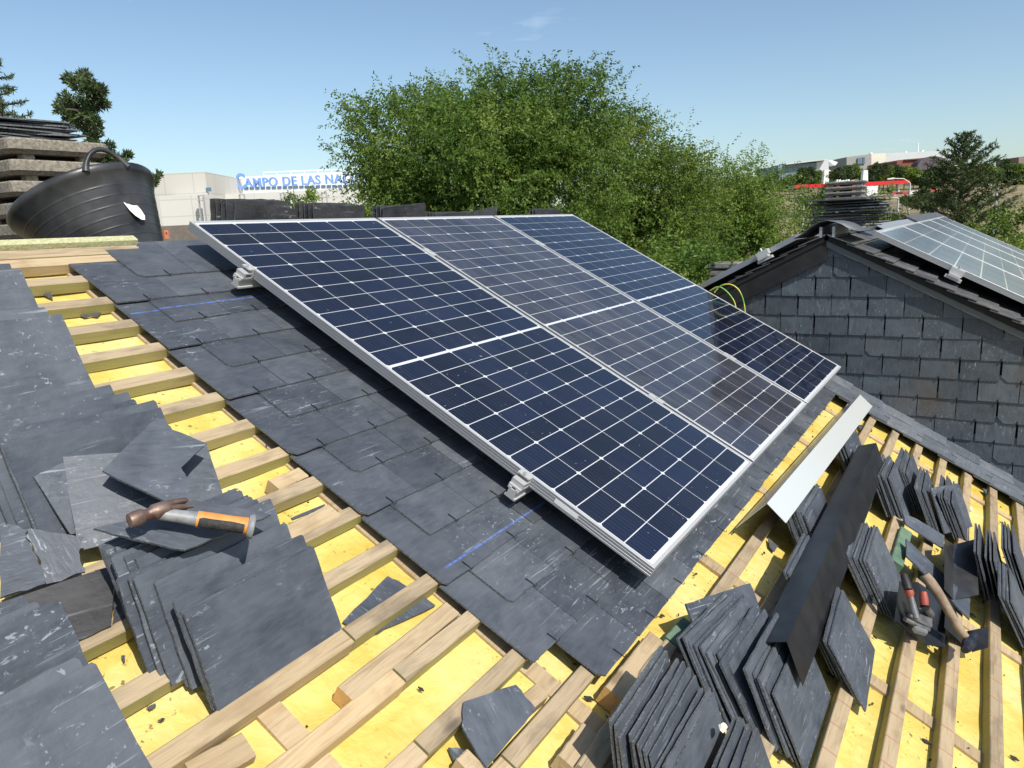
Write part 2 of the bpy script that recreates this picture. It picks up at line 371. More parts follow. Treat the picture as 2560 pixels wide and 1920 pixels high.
# ------------------------------------------------------------------ our roof
VB0, VST = -.130, .1435                                         # upper edge of the first batten, batten gauge
UL, UR = -3.2, 3.33
VRIDGE, VEAVE = .085, -4.55
house = empty('house', P(0, VEAVE, 0), 'slate roofed house with yellow foam and bare battens, its roof half relaid', 'house')
house_inv = house.matrix_basis.inverted()
HM = house_inv @ ROOF
WALLM = simple_noise('pale_render', (.42, .38, .32), (.52, .48, .41), 4, .9)
def rooffr(u, v, h): return (u, v, h)
def build_roof():
    # foam deck with a softly lumpy top
    b = MB(); nu, nv = 150, 110; us = np.linspace(UL, UR, nu); vs_ = np.linspace(VEAVE, VRIDGE, nv)
    rr = rng.normal(0, 1, (nv, nu)); k = np.array([.25, .5, .25])
    for _ in range(2):
        rr = np.apply_along_axis(lambda a: np.convolve(a, k, 'same'), 0, rr); rr = np.apply_along_axis(lambda a: np.convolve(a, k, 'same'), 1, rr)
    pts = [(us[i], vs_[j], -.055 + .008 * rr[j, i]) for j in range(nv) for i in range(nu)]
    b.add(pts, [(j * nu + i, j * nu + i + 1, (j + 1) * nu + i + 1, (j + 1) * nu + i) for j in range(nv - 1) for i in range(nu - 1)], smooth=True)
    b.box((UL, VEAVE, -.20), (UR, VRIDGE, -.08))
    b.build('foam_deck', FOAM, house, HM)
    # body of the house and the slope beyond the ridge
    hw = MB(); r0 = P(0, VRIDGE, -.1); e0 = P(0, VEAVE, -.1); yb = 2 * r0.y - e0.y; xa, xb = P(UL, 0).x, P(UR, 0).x
    A = [(xa, e0.y + .3, 0), (xa, yb - .3, 0), (xa, yb - .3, e0.z), (xa, r0.y, r0.z - .12), (xa, e0.y + .3, e0.z)]
    B = [(xb - .02, *p[1:]) for p in A]
    hw.add(A + B, [(0, 1, 2, 3, 4), (9, 8, 7, 6, 5), (0, 5, 6, 1), (1, 6, 7, 2), (4, 9, 5, 0)])
    hw.build('wall', WALLM, house, house_inv)
    rs_ = MB(); t0 = P(0, VRIDGE, 0); rs_.add([(xa, t0.y + .06, t0.z - .06), (xb, t0.y + .06, t0.z - .06), (xb, yb, e0.z), (xa, yb, e0.z), (xa, t0.y + .06, t0.z - .2), (xb, t0.y + .06, t0.z - .2), (xb, yb, e0.z - .14), (xa, yb, e0.z - .14)],
            [(0, 1, 2, 3), (7, 6, 5, 4), (0, 4, 5, 1), (2, 6, 7, 3), (1, 5, 6, 2), (0, 3, 7, 4)])
    rs_.build('rear_slope', SLO, house, house_inv)
    # battens, each a part; joints where two lengths meet
    def batten(u0, u1, v1, m=WOOD, w=.042, h0=-.052, h1=-.012, dv=0., name='batten'):
        q = MB(); L_ = u1 - u0; n = 8; e = .0022
        for a, c_ in ((-w, 0),):
            ring = [(-w + e, h0), (-e, h0), (0, h0 + e), (0, h1 - e), (-e, h1), (-w + e, h1), (-w, h1 - e), (-w, h0 + e)]
        P0 = [(0, y, z) for y, z in ring]; P1 = [(L_, y + dv, z) for y, z in ring]
        q.add(P0 + P1, [tuple(range(7, -1, -1)), tuple(range(8, 16))] + [(i, (i + 1) % 8, 8 + (i + 1) % 8, 8 + i) for i in range(8)])
        return q.build(name, m, house, HM @ Matrix.Translation((u0, v1, 0)))
    for k in range(-1, 30):
        v1 = VB0 - VST * k
        if k < 0: continue
        j = None
        if k == 11: j = -.765
        if k == 12: j = -.75
        if k == 13: j = -.84
        if k in (14,): j = -.72
        mm = WOODG if k in (16, 17, 19, 21) else WOOD
        if j: batten(UL, j - .003, v1, WOODP, .043); batten(j + .003, 3.30, v1 + .001, mm)
        else: batten(UL, 3.30, v1, WOODR if k >= 15 and k not in (17,) else mm)
    # ridge boards
    batten(UL, -.16, .088, RIDGEW, .035, -.05, .012, name='ridge_board'); batten(UL, -.17, .05, WOOD, .052, -.05, -.008, name='ridge_board')
    batten(UL, -.15, -.005, WOODP, .05, -.05, -.011)
    # counter battens sunk in the foam
    for u in (-1.02, -.47, .45, 1.2, 2.0, 2.7):
        q = MB(); q.box((0, VEAVE, -.08), (.055, VRIDGE - .02, -.046)); q.build('counter_batten', WOODP, house, HM @ Matrix.Translation((u, 0, 0)))
    # laid slates: courses of the gauge, half bond
    cv = MB(); hk = MB(); sw = .22
    for j in range(15):
        vb = -.192 - VST * j; off = (-.47 if j % 2 else -.36) if j else -.30
        u = off; first = True
        while u < 2.93:
            w = sw - .002 + random.uniform(-.002, .001); uu = min(u + w, 2.95)
            top = min(vb + .30, .075); tone = random.random(); du = random.uniform(-.0015, .0015); dv = random.uniform(-.003, .003)
            ch = random.choice([.003, .006, .012, .02]) if first else random.choice([.002, .002, .003, .006])
            o = [(u + du, vb + dv + ch), (u + du + ch * .8, vb + dv)]
            for t_ in (.2, .4, .6, .8): o.append((u + du + w * t_, vb + dv + random.uniform(-.0016, .0016)))
            o += [(uu + du - .002, vb + dv), (uu + du, vb + dv + .003), (uu, top), (u + du, top)]
            t = .0052
            n = len(o); hl = lambda p: -.0035 - .0135 * (p[1] - vb) / .30 if top > vb + .2 else -.003 - .006 * (p[1] - vb) / max(top - vb, .05)
            A = [(p[0], p[1], hl(p)) for p in o] + [(p[0], p[1], hl(p) + t) for p in o]
            cv.add(A, [tuple(range(n - 1, -1, -1)), tuple(range(n, 2 * n))] + [(i, (i + 1) % n, n + (i + 1) % n, n + i) for i in range(0)], 0, tone)
            cv.add(A, [(i, (i + 1) % n, n + (i + 1) % n, n + i) for i in range(n)], 1, tone)
            if first or True:
                c = (u + uu) / 2 + random.uniform(-.004, .004)
                for g_ in ([c] if u > off + .001 or j % 2 else [c]):
                    hk.tube([(c - .002, vb + .028, .004), (c, vb + .004, .0045), (c + .0005, vb - .004, .003), (c + .003, vb - .0065, .0055), (c + .006, vb - .004, .0085)], .0013, 5)
            u += sw; first = False
    cv.build('slate_covering', [SLR, SLE], house, HM); hk.build('slate_hooks', HOOK, house, HM)
    # verge strip of slates against the neighbour's wall
    sp = MB(); v = VEAVE; i = 0; v = -2.11; k = 0
    while v > VEAVE:
        tone = random.random(); l = .30
        for (a, c_) in ((2.93, 3.14), (3.142, 3.325)):
            dv = random.uniform(-.004, .004) + (0 if a < 3 else .07)
            sp.add([(a, v + dv, .004), (c_, v + dv, .004), (c_, v + dv + l, -.008), (a, v + dv + l, -.008), (a, v + dv, .011), (c_, v + dv, .011), (c_, v + dv + l, -.001), (a, v + dv + l, -.001)],
               [(0, 3, 2, 1), (4, 5, 6, 7), (0, 1, 5, 4), (1, 2, 6, 5), (2, 3, 7, 6), (3, 0, 4, 7)], 0, random.random())
        sp.tube([(3.03, v + .03, .013), (3.03, v, .012), (3.03, v - .004, .004), (3.035, v - .004, .016)], .0014, 5, 1)
        v -= .205; k += 1
    sp.build('verge_strip', [SLS, HOOK], house, HM)
build_roof()

# ------------------------------------------------------------------ solar panels
PW, PL, PH = 1.038, 2.13, .035
def solar_panel(mw, label, cells_m, ncol=6, nrow=12, w=PW, l=PL, sticker=False, group='solar panels on the near roof', pitch=(.1678, .0863), gap=.0032):
    """Local x across, y up the slope, z off the glass; the origin is the lower left corner under the frame."""
    root = empty('solar_panel', label=label, cat='solar panel', group=group, mw=mw)
    # frame: an extrusion with grooves, mitred round the four sides
    prof = [(0, 0), (0, .006), (.0012, .0068), (.0012, .0085), (0, .0093), (0, .0155), (.0012, .0163), (.0012, .018), (0, .0188), (0, .0255), (.0012, .0262), (.0012, .0278), (0, .0285), (0, PH - .001), (.001, PH), (.0105, PH), (.0112, PH - .0015), (.0112, .004), (.028, .003), (.028, 0)]
    f = MB(); n = len(prof); vs = []
    for cx, cy, sx, sy in ((0, 0, 1, 1), (w, 0, -1, 1), (w, l, -1, -1), (0, l, 1, -1)): vs += [(cx + sx * a, cy + sy * a, z) for a, z in prof]
    for c in range(4):
        d = (c + 1) % 4
        for i in range(n):
            j = (i + 1) % n; f.add([vs[c * n + i], vs[d * n + i], vs[d * n + j], vs[c * n + j]], [(0, 1, 2, 3)], 1 if i in (14, 15) else 0)
    f.build('frame', [ALU, ALUW], root)
    g = MB(); zg = PH - .0025; g.box((.0113, .0113, zg - .004), (w - .0113, l - .0113, zg))
    cx, cy = pitch; mx = (w - ncol * cx) / 2; mid = .010; my = (l - 2 * nrow * cy - mid) / 2
    for rr in range(2 * nrow):
        y0 = my + rr * cy + (mid if rr >= nrow else 0); band = random.random() * .3
        for c in range(ncol):
            x0 = mx + c * cx; a, b_, c_, d_ = x0 + gap / 2, y0 + gap / 2, x0 + cx - gap / 2, y0 + cy - gap / 2; e = .0075
            pts = [(a + e, b_), (c_ - e, b_), (c_, b_ + e), (c_, d_), (a, d_), (a, b_ + e)] if rr % 2 == 0 else [(a, b_), (c_, b_), (c_, d_ - e), (c_ - e, d_), (a + e, d_), (a, d_ - e)]
            g.add([(p[0], p[1], zg + .0006) for p in pts], [tuple(range(6))], 1, min(1, random.random() * .7 + band))
    g.build('cell_sheet', [BACK, cells_m], root)
    if sticker:
        s = MB(); s.box((-.0008, .26, .010), (-.0002, .345, .024)); s.build('label_sticker', PAPER, root)
    return root
for i, (lab) in enumerate(['leftmost of the three large panels, deep blue cells, edge nearest the hammer', 'middle of the three large panels, dustier and greyer than both its neighbours', 'rightmost of the three large panels, mirroring sky and the dark slate gable']):
    solar_panel(frame_at(P(i * 1.058, -PL, .11 - PH), VX, VV, VN), 'solar panel, ' + lab, CELLS[i], sticker=(i == 0))
def rail(v, label):
    root = empty('mounting_rail', label=label, cat='rail', group='aluminium rails under the near panels', mw=frame_at(P(-.055, v, .037), VX, VV, VN))
    L_ = 3.27
    b = MB(); b.prism([(-.02, 0), (.02, 0), (.02, .006), (.014, .008), (.014, .028), (.02, .030), (.02, .0365), (.007, .0365), (.007, .031), (-.007, .031), (-.007, .0365), (-.02, .0365), (-.02, .030), (-.014, .028), (-.014, .008), (-.02, .006)], 0, L_, fr=lambda y, z, x: (x, y, z))
    b.build('rail_profile', ALUW, root)
    e = MB(); e.box((.004, -.022, .0375), (.05, .022, .0425)); e.box((.046, -.022, .0430), (.0535, .022, .071)); e.box((.030, -.022, .0715), (.064, .022, .0755)); e.box((.012, -.022, .043), (.020, .022, .060)); e.box((.0205, -.022, .055), (.0455, .022, .060))
    e.tube([(.036, 0, .0757), (.036, 0, .082)], .0065, 6, smooth=False); e.tube([(.036, 0, .082), (.036, 0, .087)], .004, 8)
    e.build('end_clamp', ALUW, root)
    for k in (1, 2):
        x = .055 + k * 1.058 - .010; m = MB(); m.box((x - .018, -.035, .0735), (x + .018, .035, .0765)); m.box((x - .008, -.03, .0380), (x + .008, .03, .0733)); m.tube([(x, 0, .0766), (x, 0, .082)], .006, 6, smooth=False); m.build('mid_clamp', ALUW, root)
    for u in (.35, 1.2, 2.2, 3.0):
        s = MB(); s.box((u, -.015, -.036), (u + .03, .015, -.0003)); s.build('standoff', ALU, root)
rail(-.37, 'upper aluminium mounting rail poking out under the big panels')
rail(-1.672, 'lower aluminium mounting rail poking out near the blue chalk line')

# ------------------------------------------------------------------ neighbouring house
XW = P(3.33, 0, 0).x
NR = Vector((XW, .857, CAMZ - .115)); NP = R(27.0)
ndn = Vector((0, -math.cos(NP), -math.sin(NP))); nup = Vector((0, -math.sin(NP), math.cos(NP)))      # right slope: down, normal
ldn = Vector((0, math.cos(NP), -math.sin(NP))); lup = Vector((0, math.sin(NP), math.cos(NP)))         # left slope
nb = empty('neighbour_house', NR, 'next house along with a slate clad gable end and panels on both slopes', 'house')
NI = nb.matrix_basis.inverted(); XE = XW + 11.5; NS = 6.0
def build_neighbour():
    g = MB(); x = XW + .02; HR = NS * math.cos(NP); y0 = NR.y; zr = NR.z - .05; zd = zr - NS * math.sin(NP)
    A = [(x, y0, zr), (x, y0 - HR, zd), (x, y0 - HR, 0), (x, y0 + HR, 0), (x, y0 + HR, zd)]; B = [(XE, *p[1:]) for p in A]
    g.add(A + B, [(0, 1, 2, 3, 4), (9, 8, 7, 6, 5), (1, 6, 7, 2), (2, 7, 8, 3), (3, 8, 9, 4)])
    # slates hung on the gable, in courses with open joints
    zc = NR.z - .03; j = 0
    while zc > NR.z - 3.2:
        hw = (NR.z - .06 - zc) / math.tan(NP) ; y = y0 + 3.0; off = .104 if j % 2 else 0
        k0 = int(-3.4 / .2085)
        for k in range(-17, 17):
            ya = y0 + .012 + off + k * .2085 - .05; yb = ya + .203 + random.uniform(-.006, .004); zt = zc + .16; zb_ = zc - random.uniform(0, .004)
            lim = lambda yy: NR.z - .052 - abs(yy - y0) * math.tan(NP)
            ztA, ztB = min(zt, lim(ya)), min(zt, lim(yb))
            if ztA < zb_ + .004 and ztB < zb_ + .004: continue
            ztA = max(ztA, zb_ + .002); ztB = max(ztB, zb_ + .002)
            tl = random.uniform(0, .003); c = random.choice([0, 0, 0, 0, 0, 0, .008, .03])
            xo = lambda z: XW - .010 + .009 * (z - zb_) / .16 - tl
            o = [(ya + .002, zb_), (yb - c, zb_ + random.uniform(-.002, .002)), (yb, zb_ + c)]
            o += [(yb, ztB), (ya, ztA)]
            n = len(o); V = [(xo(p[1]), p[0], p[1]) for p in o] + [(xo(p[1]) - .006, p[0], p[1]) for p in o]
            g.add(V, [tuple(range(n)), tuple(range(2 * n - 1, n - 1, -1))] + [(i, n + i, n + (i + 1) % n, (i + 1) % n) for i in range(n)], 1, random.random())
            ym = (ya + yb) / 2; g.box((XW - .022, ym - .0015, zb_ - .006), (XW - .017, ym + .0015, zb_ + .016), 2)
        zc -= .1235; j += 1
    g.build('gable_wall', [DARK, SLW, HOOK], nb, NI)
    # slopes: slates in courses
    for nm, dn, up in (('right_slope', ndn, nup), ('left_slope', ldn, lup)):
        s = MB(); o = Vector((XW - .048, NR.y, NR.z))
        def fr(a, d, h): return o + Vector((a, 0, 0)) + dn * d + up * h
        s.box((0, .005, -.045), (XE - XW + .048, NS + .1, -.012), 1, fr=fr)
        d = .06; j = 0
        while d < NS:
            a = -.01 - (j % 2) * .06; L_ = XE - XW + .048
            while a < L_:
                w = .22 if a < 2.5 else 1.4
                w = min(w, L_ - a); hh = random.uniform(0, .003)
                V = [fr(max(a, -.012) + .0005, d, .006 + hh), fr(a + w - .003, d, .006 + hh), fr(a + w - .003, max(d - .17, .0), -.008), fr(max(a, -.012) + .0005, max(d - .17, 0), -.008)]
                V += [v - up * .006 for v in V]
                s.add(V, [(0, 1, 2, 3), (7, 6, 5, 4), (0, 4, 5, 1), (1, 5, 6, 2), (2, 6, 7, 3), (3, 7, 4, 0)], 0, random.random()); a += w
            d += .125; j += 1
        s.build(nm, [SLO, DARK], nb, NI)
    # fascia under the left verge, trim under the right one
    f = MB(); o = Vector((XW - .040, NR.y, NR.z - .05)); f.add([o + Vector((a, 0, 0)) + ldn * d + Vector((0, 0, z)) for a in (0, .025) for d, z in ((0, .012), (NS, .012), (NS, -.125), (0, -.125))], [(0, 3, 2, 1), (4, 5, 6, 7), (0, 1, 5, 4), (1, 2, 6, 5), (2, 3, 7, 6), (3, 0, 4, 7)])
    f.build('fascia', simple_noise('charred_board', (.006, .006, .006), (.018, .018, .019), 9, .85, .3), nb, NI)
    f = MB(); o = Vector((XW - .040, NR.y, NR.z - .045)); f.add([o + Vector((a, 0, 0)) + ndn * d + Vector((0, 0, z)) for a in (0, .03) for d, z in ((0, .006), (NS, .006), (NS, -.045), (0, -.045))], [(0, 3, 2, 1), (4, 5, 6, 7), (0, 1, 5, 4), (1, 2, 6, 5), (2, 3, 7, 6), (3, 0, 4, 7)])
    f.build('verge_trim', mat('grey_zinc', (.10, .115, .125), .5, .4), nb, NI)
    # ridge: a curled metal sheet at the near end, flat cap further on
    c = MB(); n = 13
    for side in (0, 1):
        pass
    W = [(-.19, -.085), (-.14, -.055), (-.10, -.018), (-.05, .012), (0, .022), (.05, .010), (.09, -.006), (.12, -.026), (.16, -.045), (.20, -.052)]
    V = []
    for a in (-.08, .55):
        for y, z in W: V.append(Vector((XW + a, NR.y - y, NR.z + .055 + z - (.01 if a > 0 else 0))))
    m = len(W); V2 = [v - Vector((0, 0, .003)) for v in V]
    c.add(V + V2, [(i, i + 1, m + i + 1, m + i) for i in range(m - 1)] + [(2 * m + i, 3 * m + i, 3 * m + i + 1, 2 * m + i + 1) for i in range(m - 1)] + [(i, 2 * m + i, 2 * m + i + 1, i + 1) for i in range(m - 1)], smooth=True)
    c.build('ridge_sheet', mat('lead_sheet', (.16, .165, .17), .45, .5), nb, NI)
    c = MB()
    for y in (-.045, .03): c.box((XW - .06, NR.y + y - .004, NR.z - .03), (XW + .5, NR.y + y + .012, NR.z + .035))
    c.build('ridge_bracket', ALU, nb, NI)
    c = MB()
    for dn, up in ((ndn, nup), (ldn, lup)):
        o = Vector((XW + 5.2, NR.y, NR.z + .05))
        V = [o + Vector((a, 0, 0)) + dn * d + up * h for a in (0, 6.4) for d, h in ((-.0, .0), (.22, 0.), (.22, -.02), (0, -.02))]
        c.add(V, [(0, 3, 2, 1), (4, 5, 6, 7), (0, 1, 5, 4), (1, 2, 6, 5), (2, 3, 7, 6), (3, 0, 4, 7)])
    c.build('ridge_cap', SLO, nb, NI)
    c = MB(); o = Vector((XW + 1.9, NR.y, NR.z))
    V = [o + Vector((a, 0, 0)) + ndn * d + nup * h for a in (0, 3.1) for d, h in ((.03, .03), (.20, .025), (.20, .02), (.03, .025))]
    c.add(V, [(0, 3, 2, 1), (4, 5, 6, 7), (0, 1, 5, 4), (1, 2, 6, 5), (2, 3, 7, 6), (3, 0, 4, 7)]); c.build('flashing_sheet', mat('grey_sheet', (.28, .29, .30), .5, .3), nb, NI)
build_neighbour()
for i in range(5):
    w = 1.66; o = Vector((XW + .27 + i * 1.69, NR.y, NR.z)) + ndn * 2.22 + nup * .07
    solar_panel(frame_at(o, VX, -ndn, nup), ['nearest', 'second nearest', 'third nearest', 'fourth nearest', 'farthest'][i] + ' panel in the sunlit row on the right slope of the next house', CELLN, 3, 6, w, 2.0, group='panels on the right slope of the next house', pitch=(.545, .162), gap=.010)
for i in range(2):
    o = Vector((XW + .05 + 1.69 + i * 1.69, NR.y, NR.z)) + ldn * 2.25 + lup * .055
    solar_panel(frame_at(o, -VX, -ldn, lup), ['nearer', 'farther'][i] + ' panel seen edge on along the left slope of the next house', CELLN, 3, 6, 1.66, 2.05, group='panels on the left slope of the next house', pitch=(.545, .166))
def nb_clamp(o, x, dn, up, label, g):
    m = MB(); m.box((-.03, -.05, -.03), (.03, .05, -.012)); m.box((-.05, -.035, -.012), (.02, .035, .004)); m.box((-.02, -.04, .0042), (.05, .04, .040)); m.tube([(0, 0, .0402), (0, 0, .06)], .008, 6)
    tag(m.build('rail_clamp', ALUW, None, frame_at(o, x, -dn, up)), label, 'clamp', g)
nb_clamp(Vector((XW + .235, NR.y, NR.z)) + ndn * .76 + nup * .06, VX, ndn, nup, 'silver rail end clamp on the sunlit panel edge of the next house', None)
nb_clamp(Vector((XW + .02, NR.y, NR.z)) + ldn * .42 + lup * .05, VX, ldn, lup, 'silver rail end clamp on the left slope above the black fascia', None)
def cable():
    b = MB()
    for k, pts in enumerate([[(330, 740), (400, 700), (460, 705), (530, 760), (590, 840), (612, 900), (620, 960)], [(380, 760), (440, 690), (520, 665), (590, 680), (650, 730), (690, 810), (712, 900), (720, 980)]]):
        Q = []
        for i, q in enumerate(pts):
            p = atx(zw(*q), XW - .10 - .03 * k); Q.append(p)
        R_ = []
        for i in range(len(Q) - 1):
            for s in range(5):
                t = s / 5; p0, p1, p2, p3 = Q[max(i - 1, 0)], Q[i], Q[i + 1], Q[min(i + 2, len(Q) - 1)]
                R_.append(.5 * ((2 * p1) + (p2 - p0) * t + (2 * p0 - 5 * p1 + 4 * p2 - p3) * t * t + (3 * p1 - p0 - 3 * p2 + p3) * t ** 3))
        b2 = MB(); b2.tube(R_ + [Q[-1]], .0042, 7)
        m = mat('green_yellow_sheath', (.30, .45, .06), .4)
        t = NT(m); n = t.noise(t.coord((2, 2, 2)), 6, 1); t.col(t.ramp(n, [(.47, (.62, .58, .10)), (.53, (.16, .42, .07))]))
        tag(b2.build('earth_cable', m), ['shorter yellow green cable looping down behind the rightmost large panel', 'longer yellow green cable arching highest over the black fascia'][k], 'cable', 'earth cables at the gable')
cable()

# ------------------------------------------------------------------ chimneys
def slab_chimney(name, c, wx, wy, levels, sh, gap, mtl, label, rad=.04, post=True):
    root = empty(name, c, label, 'chimney')
    def ring(w, d, r):
        pts = []
        for sx, sy, a0 in ((1, -1, -90), (1, 1, 0), (-1, 1, 90), (-1, -1, 180)):
            for k in range(4):
                a = R(a0 + 30 * k); pts.append((sx * (w / 2 - r) + r * math.cos(a), sy * (d / 2 - r) + r * math.sin(a)))
        return pts
    z = 0
    core = MB(); core.box((-wx / 2 + .13, -wy / 2 + .13, 0), (wx / 2 - .13, wy / 2 - .13, levels * (sh + gap) - gap - .02)); core.build('flue', DARK, root)
    for k in range(levels):
        s = MB(); pt = ring(wx, wy, rad); pb = ring(wx - .05, wy - .05, rad); n = len(pt)
        A = [(p[0], p[1], 0) for p in pb] + [(p[0], p[1], .022) for p in pt] + [(p[0], p[1], sh - .008) for p in pt] + [(p[0] * .985, p[1] * .985, sh) for p in pt]
        s.add(A, [tuple(range(n - 1, -1, -1)), tuple(range(3 * n, 4 * n))] + [(r_ * n + i, r_ * n + (i + 1) % n, (r_ + 1) * n + (i + 1) % n, (r_ + 1) * n + i) for r_ in range(3) for i in range(n)])
        s.build('slab', mtl, root, Matrix.Translation((random.uniform(-.01, .01), random.uniform(-.01, .01), z)))
        if k < levels - 1:
            for sx in (-1, 1):
                for sy in (-1, 1):
                    p = MB(); p.box((sx * wx * .28 - .03, sy * wy * .36 - .03, sh), (sx * wx * .28 + .03, sy * wy * .36 + .03, sh + gap)); p.build('spacer', mtl, root, Matrix.Translation((0, 0, z)))
        z += sh + gap
    return root, c[2] + z - gap
def pile(c, z, n, label, w=.33, group=None, spread=.03, yaw0=0, tilt=0.):
    for i in range(n):
        zz = z + i * .0092; o = link('slate', random.choice(SMESHD), None, Matrix.Translation((c[0] + random.uniform(-spread, spread), c[1] + random.uniform(-spread, spread), zz)) @ Matrix.Rotation(yaw0 + R(random.uniform(-14, 14)), 4, 'Z') @ Matrix.Rotation(R(random.uniform(-1.5, 1.5)) , 4, 'X') @ Matrix.Rotation(R(random.uniform(-1.2, 1.2)) + tilt, 4, 'Y') @ Matrix.Translation((-w / 2, -.12, 0)))
        o.scale = (w / SW * random.uniform(.9, 1.08), random.uniform(1.0, 1.25), random.uniform(1.0, 1.6))
        k = n - 1 - i
        lab = 'topmost black slate of the ' + label if k == 0 else 'lowest black slate of the ' + label if i == 0 else ORD[k] + ' black slate from the top of the ' + label
        tag(o, lab, 'slate', group)
YC = 4.5
a0 = aty(z7(60, 640), YC); a1 = aty(z7(935, 660), YC); cw = a1.x - a0.x; ztop = aty(z7(500, 590), YC).z
pit = aty(z7(500, 590), YC).z - aty(z7(500, 769), YC).z; shh = pit * .70; gp = pit * .30
ch, zt = slab_chimney('louvred_chimney', (a0.x + cw / 2, YC + .26, ztop - 9 * shh - 8 * gp), cw, .52, 9, shh, gp, CONC, 'tall pebbly concrete slab chimney behind the black tub')
pile((a0.x + cw * .40, YC + .24), zt + .001, 13, 'flat pile on the tall slab chimney', cw * .86, 'slates piled flat on the tall chimney', .02)
# chimney of the next house
q = atx(z6(612, 700), 8.6); wq = .58
c2, zt2 = slab_chimney('ribbed_chimney', (8.6, q.y, CAMZ - .29), .24, .38, 12, .036, .016, CONCG, 'ribbed grey chimney behind the leaning slate pile on the next roof', .015)
SL_PILE = atx(z6(640, 845), 6.15)
pile((6.15, SL_PILE.y, 0), SL_PILE.z + .03, 23, 'untidy pile on the next ridge', .46, 'slates piled on the ridge of the next house', .07, R(80))
q = far(*zw(530, 440), 10.8)
slab_chimney('small_chimney', (q.x, q.y, q.z - 1.0 + .02), .42, .42, 10, .082, .02, CONCG, 'small grey louvred chimney low beside the leafy trees', .015)

# ------------------------------------------------------------------ loose slates, left half
LG = 'loose slates on the left battens'
stack(c5(1170, 660), 'TL', 'thick leaning stack below the hammer', 3, 43, 1.0, -.03, .013, .0, fan=-.5, jit=.6, group=LG)
stack(c5(985, 470), 'TL', 'pile under the tilted hammer slate', 5, 42, 0, -.03, .012, -.010, jit=1.2, group=LG)
stack(c5(800, 300), 'TL', 'tight bundle just under the hammer slate', 7, 41, 1, -.03, .0095, -.004, jit=.7, group=LG)
stack(c5(590, 940), 'TR', 'smooth stack in the bottom left corner', 2, 30, 3, -.01, .012, -.012, w=.40, ls=1.4, jit=.3, group=LG)
stack(c5(345, 575), 'TR', 'pale stack just above the bottom left corner', 4, 36, 3, -.02, .013, -.02, w=.36, jit=.6, group=LG)
stack(c4(1030, 290), 'TR', 'wide stack above the hammer', 4, 38, 1, -.02, .012, -.010, w=.36, jit=.9, ls=1.1, group=LG)
stack(c4(800, 185), 'TR', 'low backing stack behind the wide stack', 3, 36, 2, -.02, .013, -.014, w=.38, jit=.7, ls=1.2, group=LG)
stack(z2(810, 1080), 'TR', 'broad stack at the left edge', 4, 34, 1, -.02, .021, -.022, w=.36, jit=.6, ls=1.5, group=LG)
stack(z2(425, 740), 'TR', 'short stack at the left edge', 3, 38, 0, -.02, .013, -.01, w=.34, jit=.6, ls=1.1, group=LG)
stack(z2(240, 450), 'TR', 'small stack nearest the ridge boards', 3, 38, 0, -.02, .014, -.022, w=.34, jit=.6, ls=1.2, group=LG)
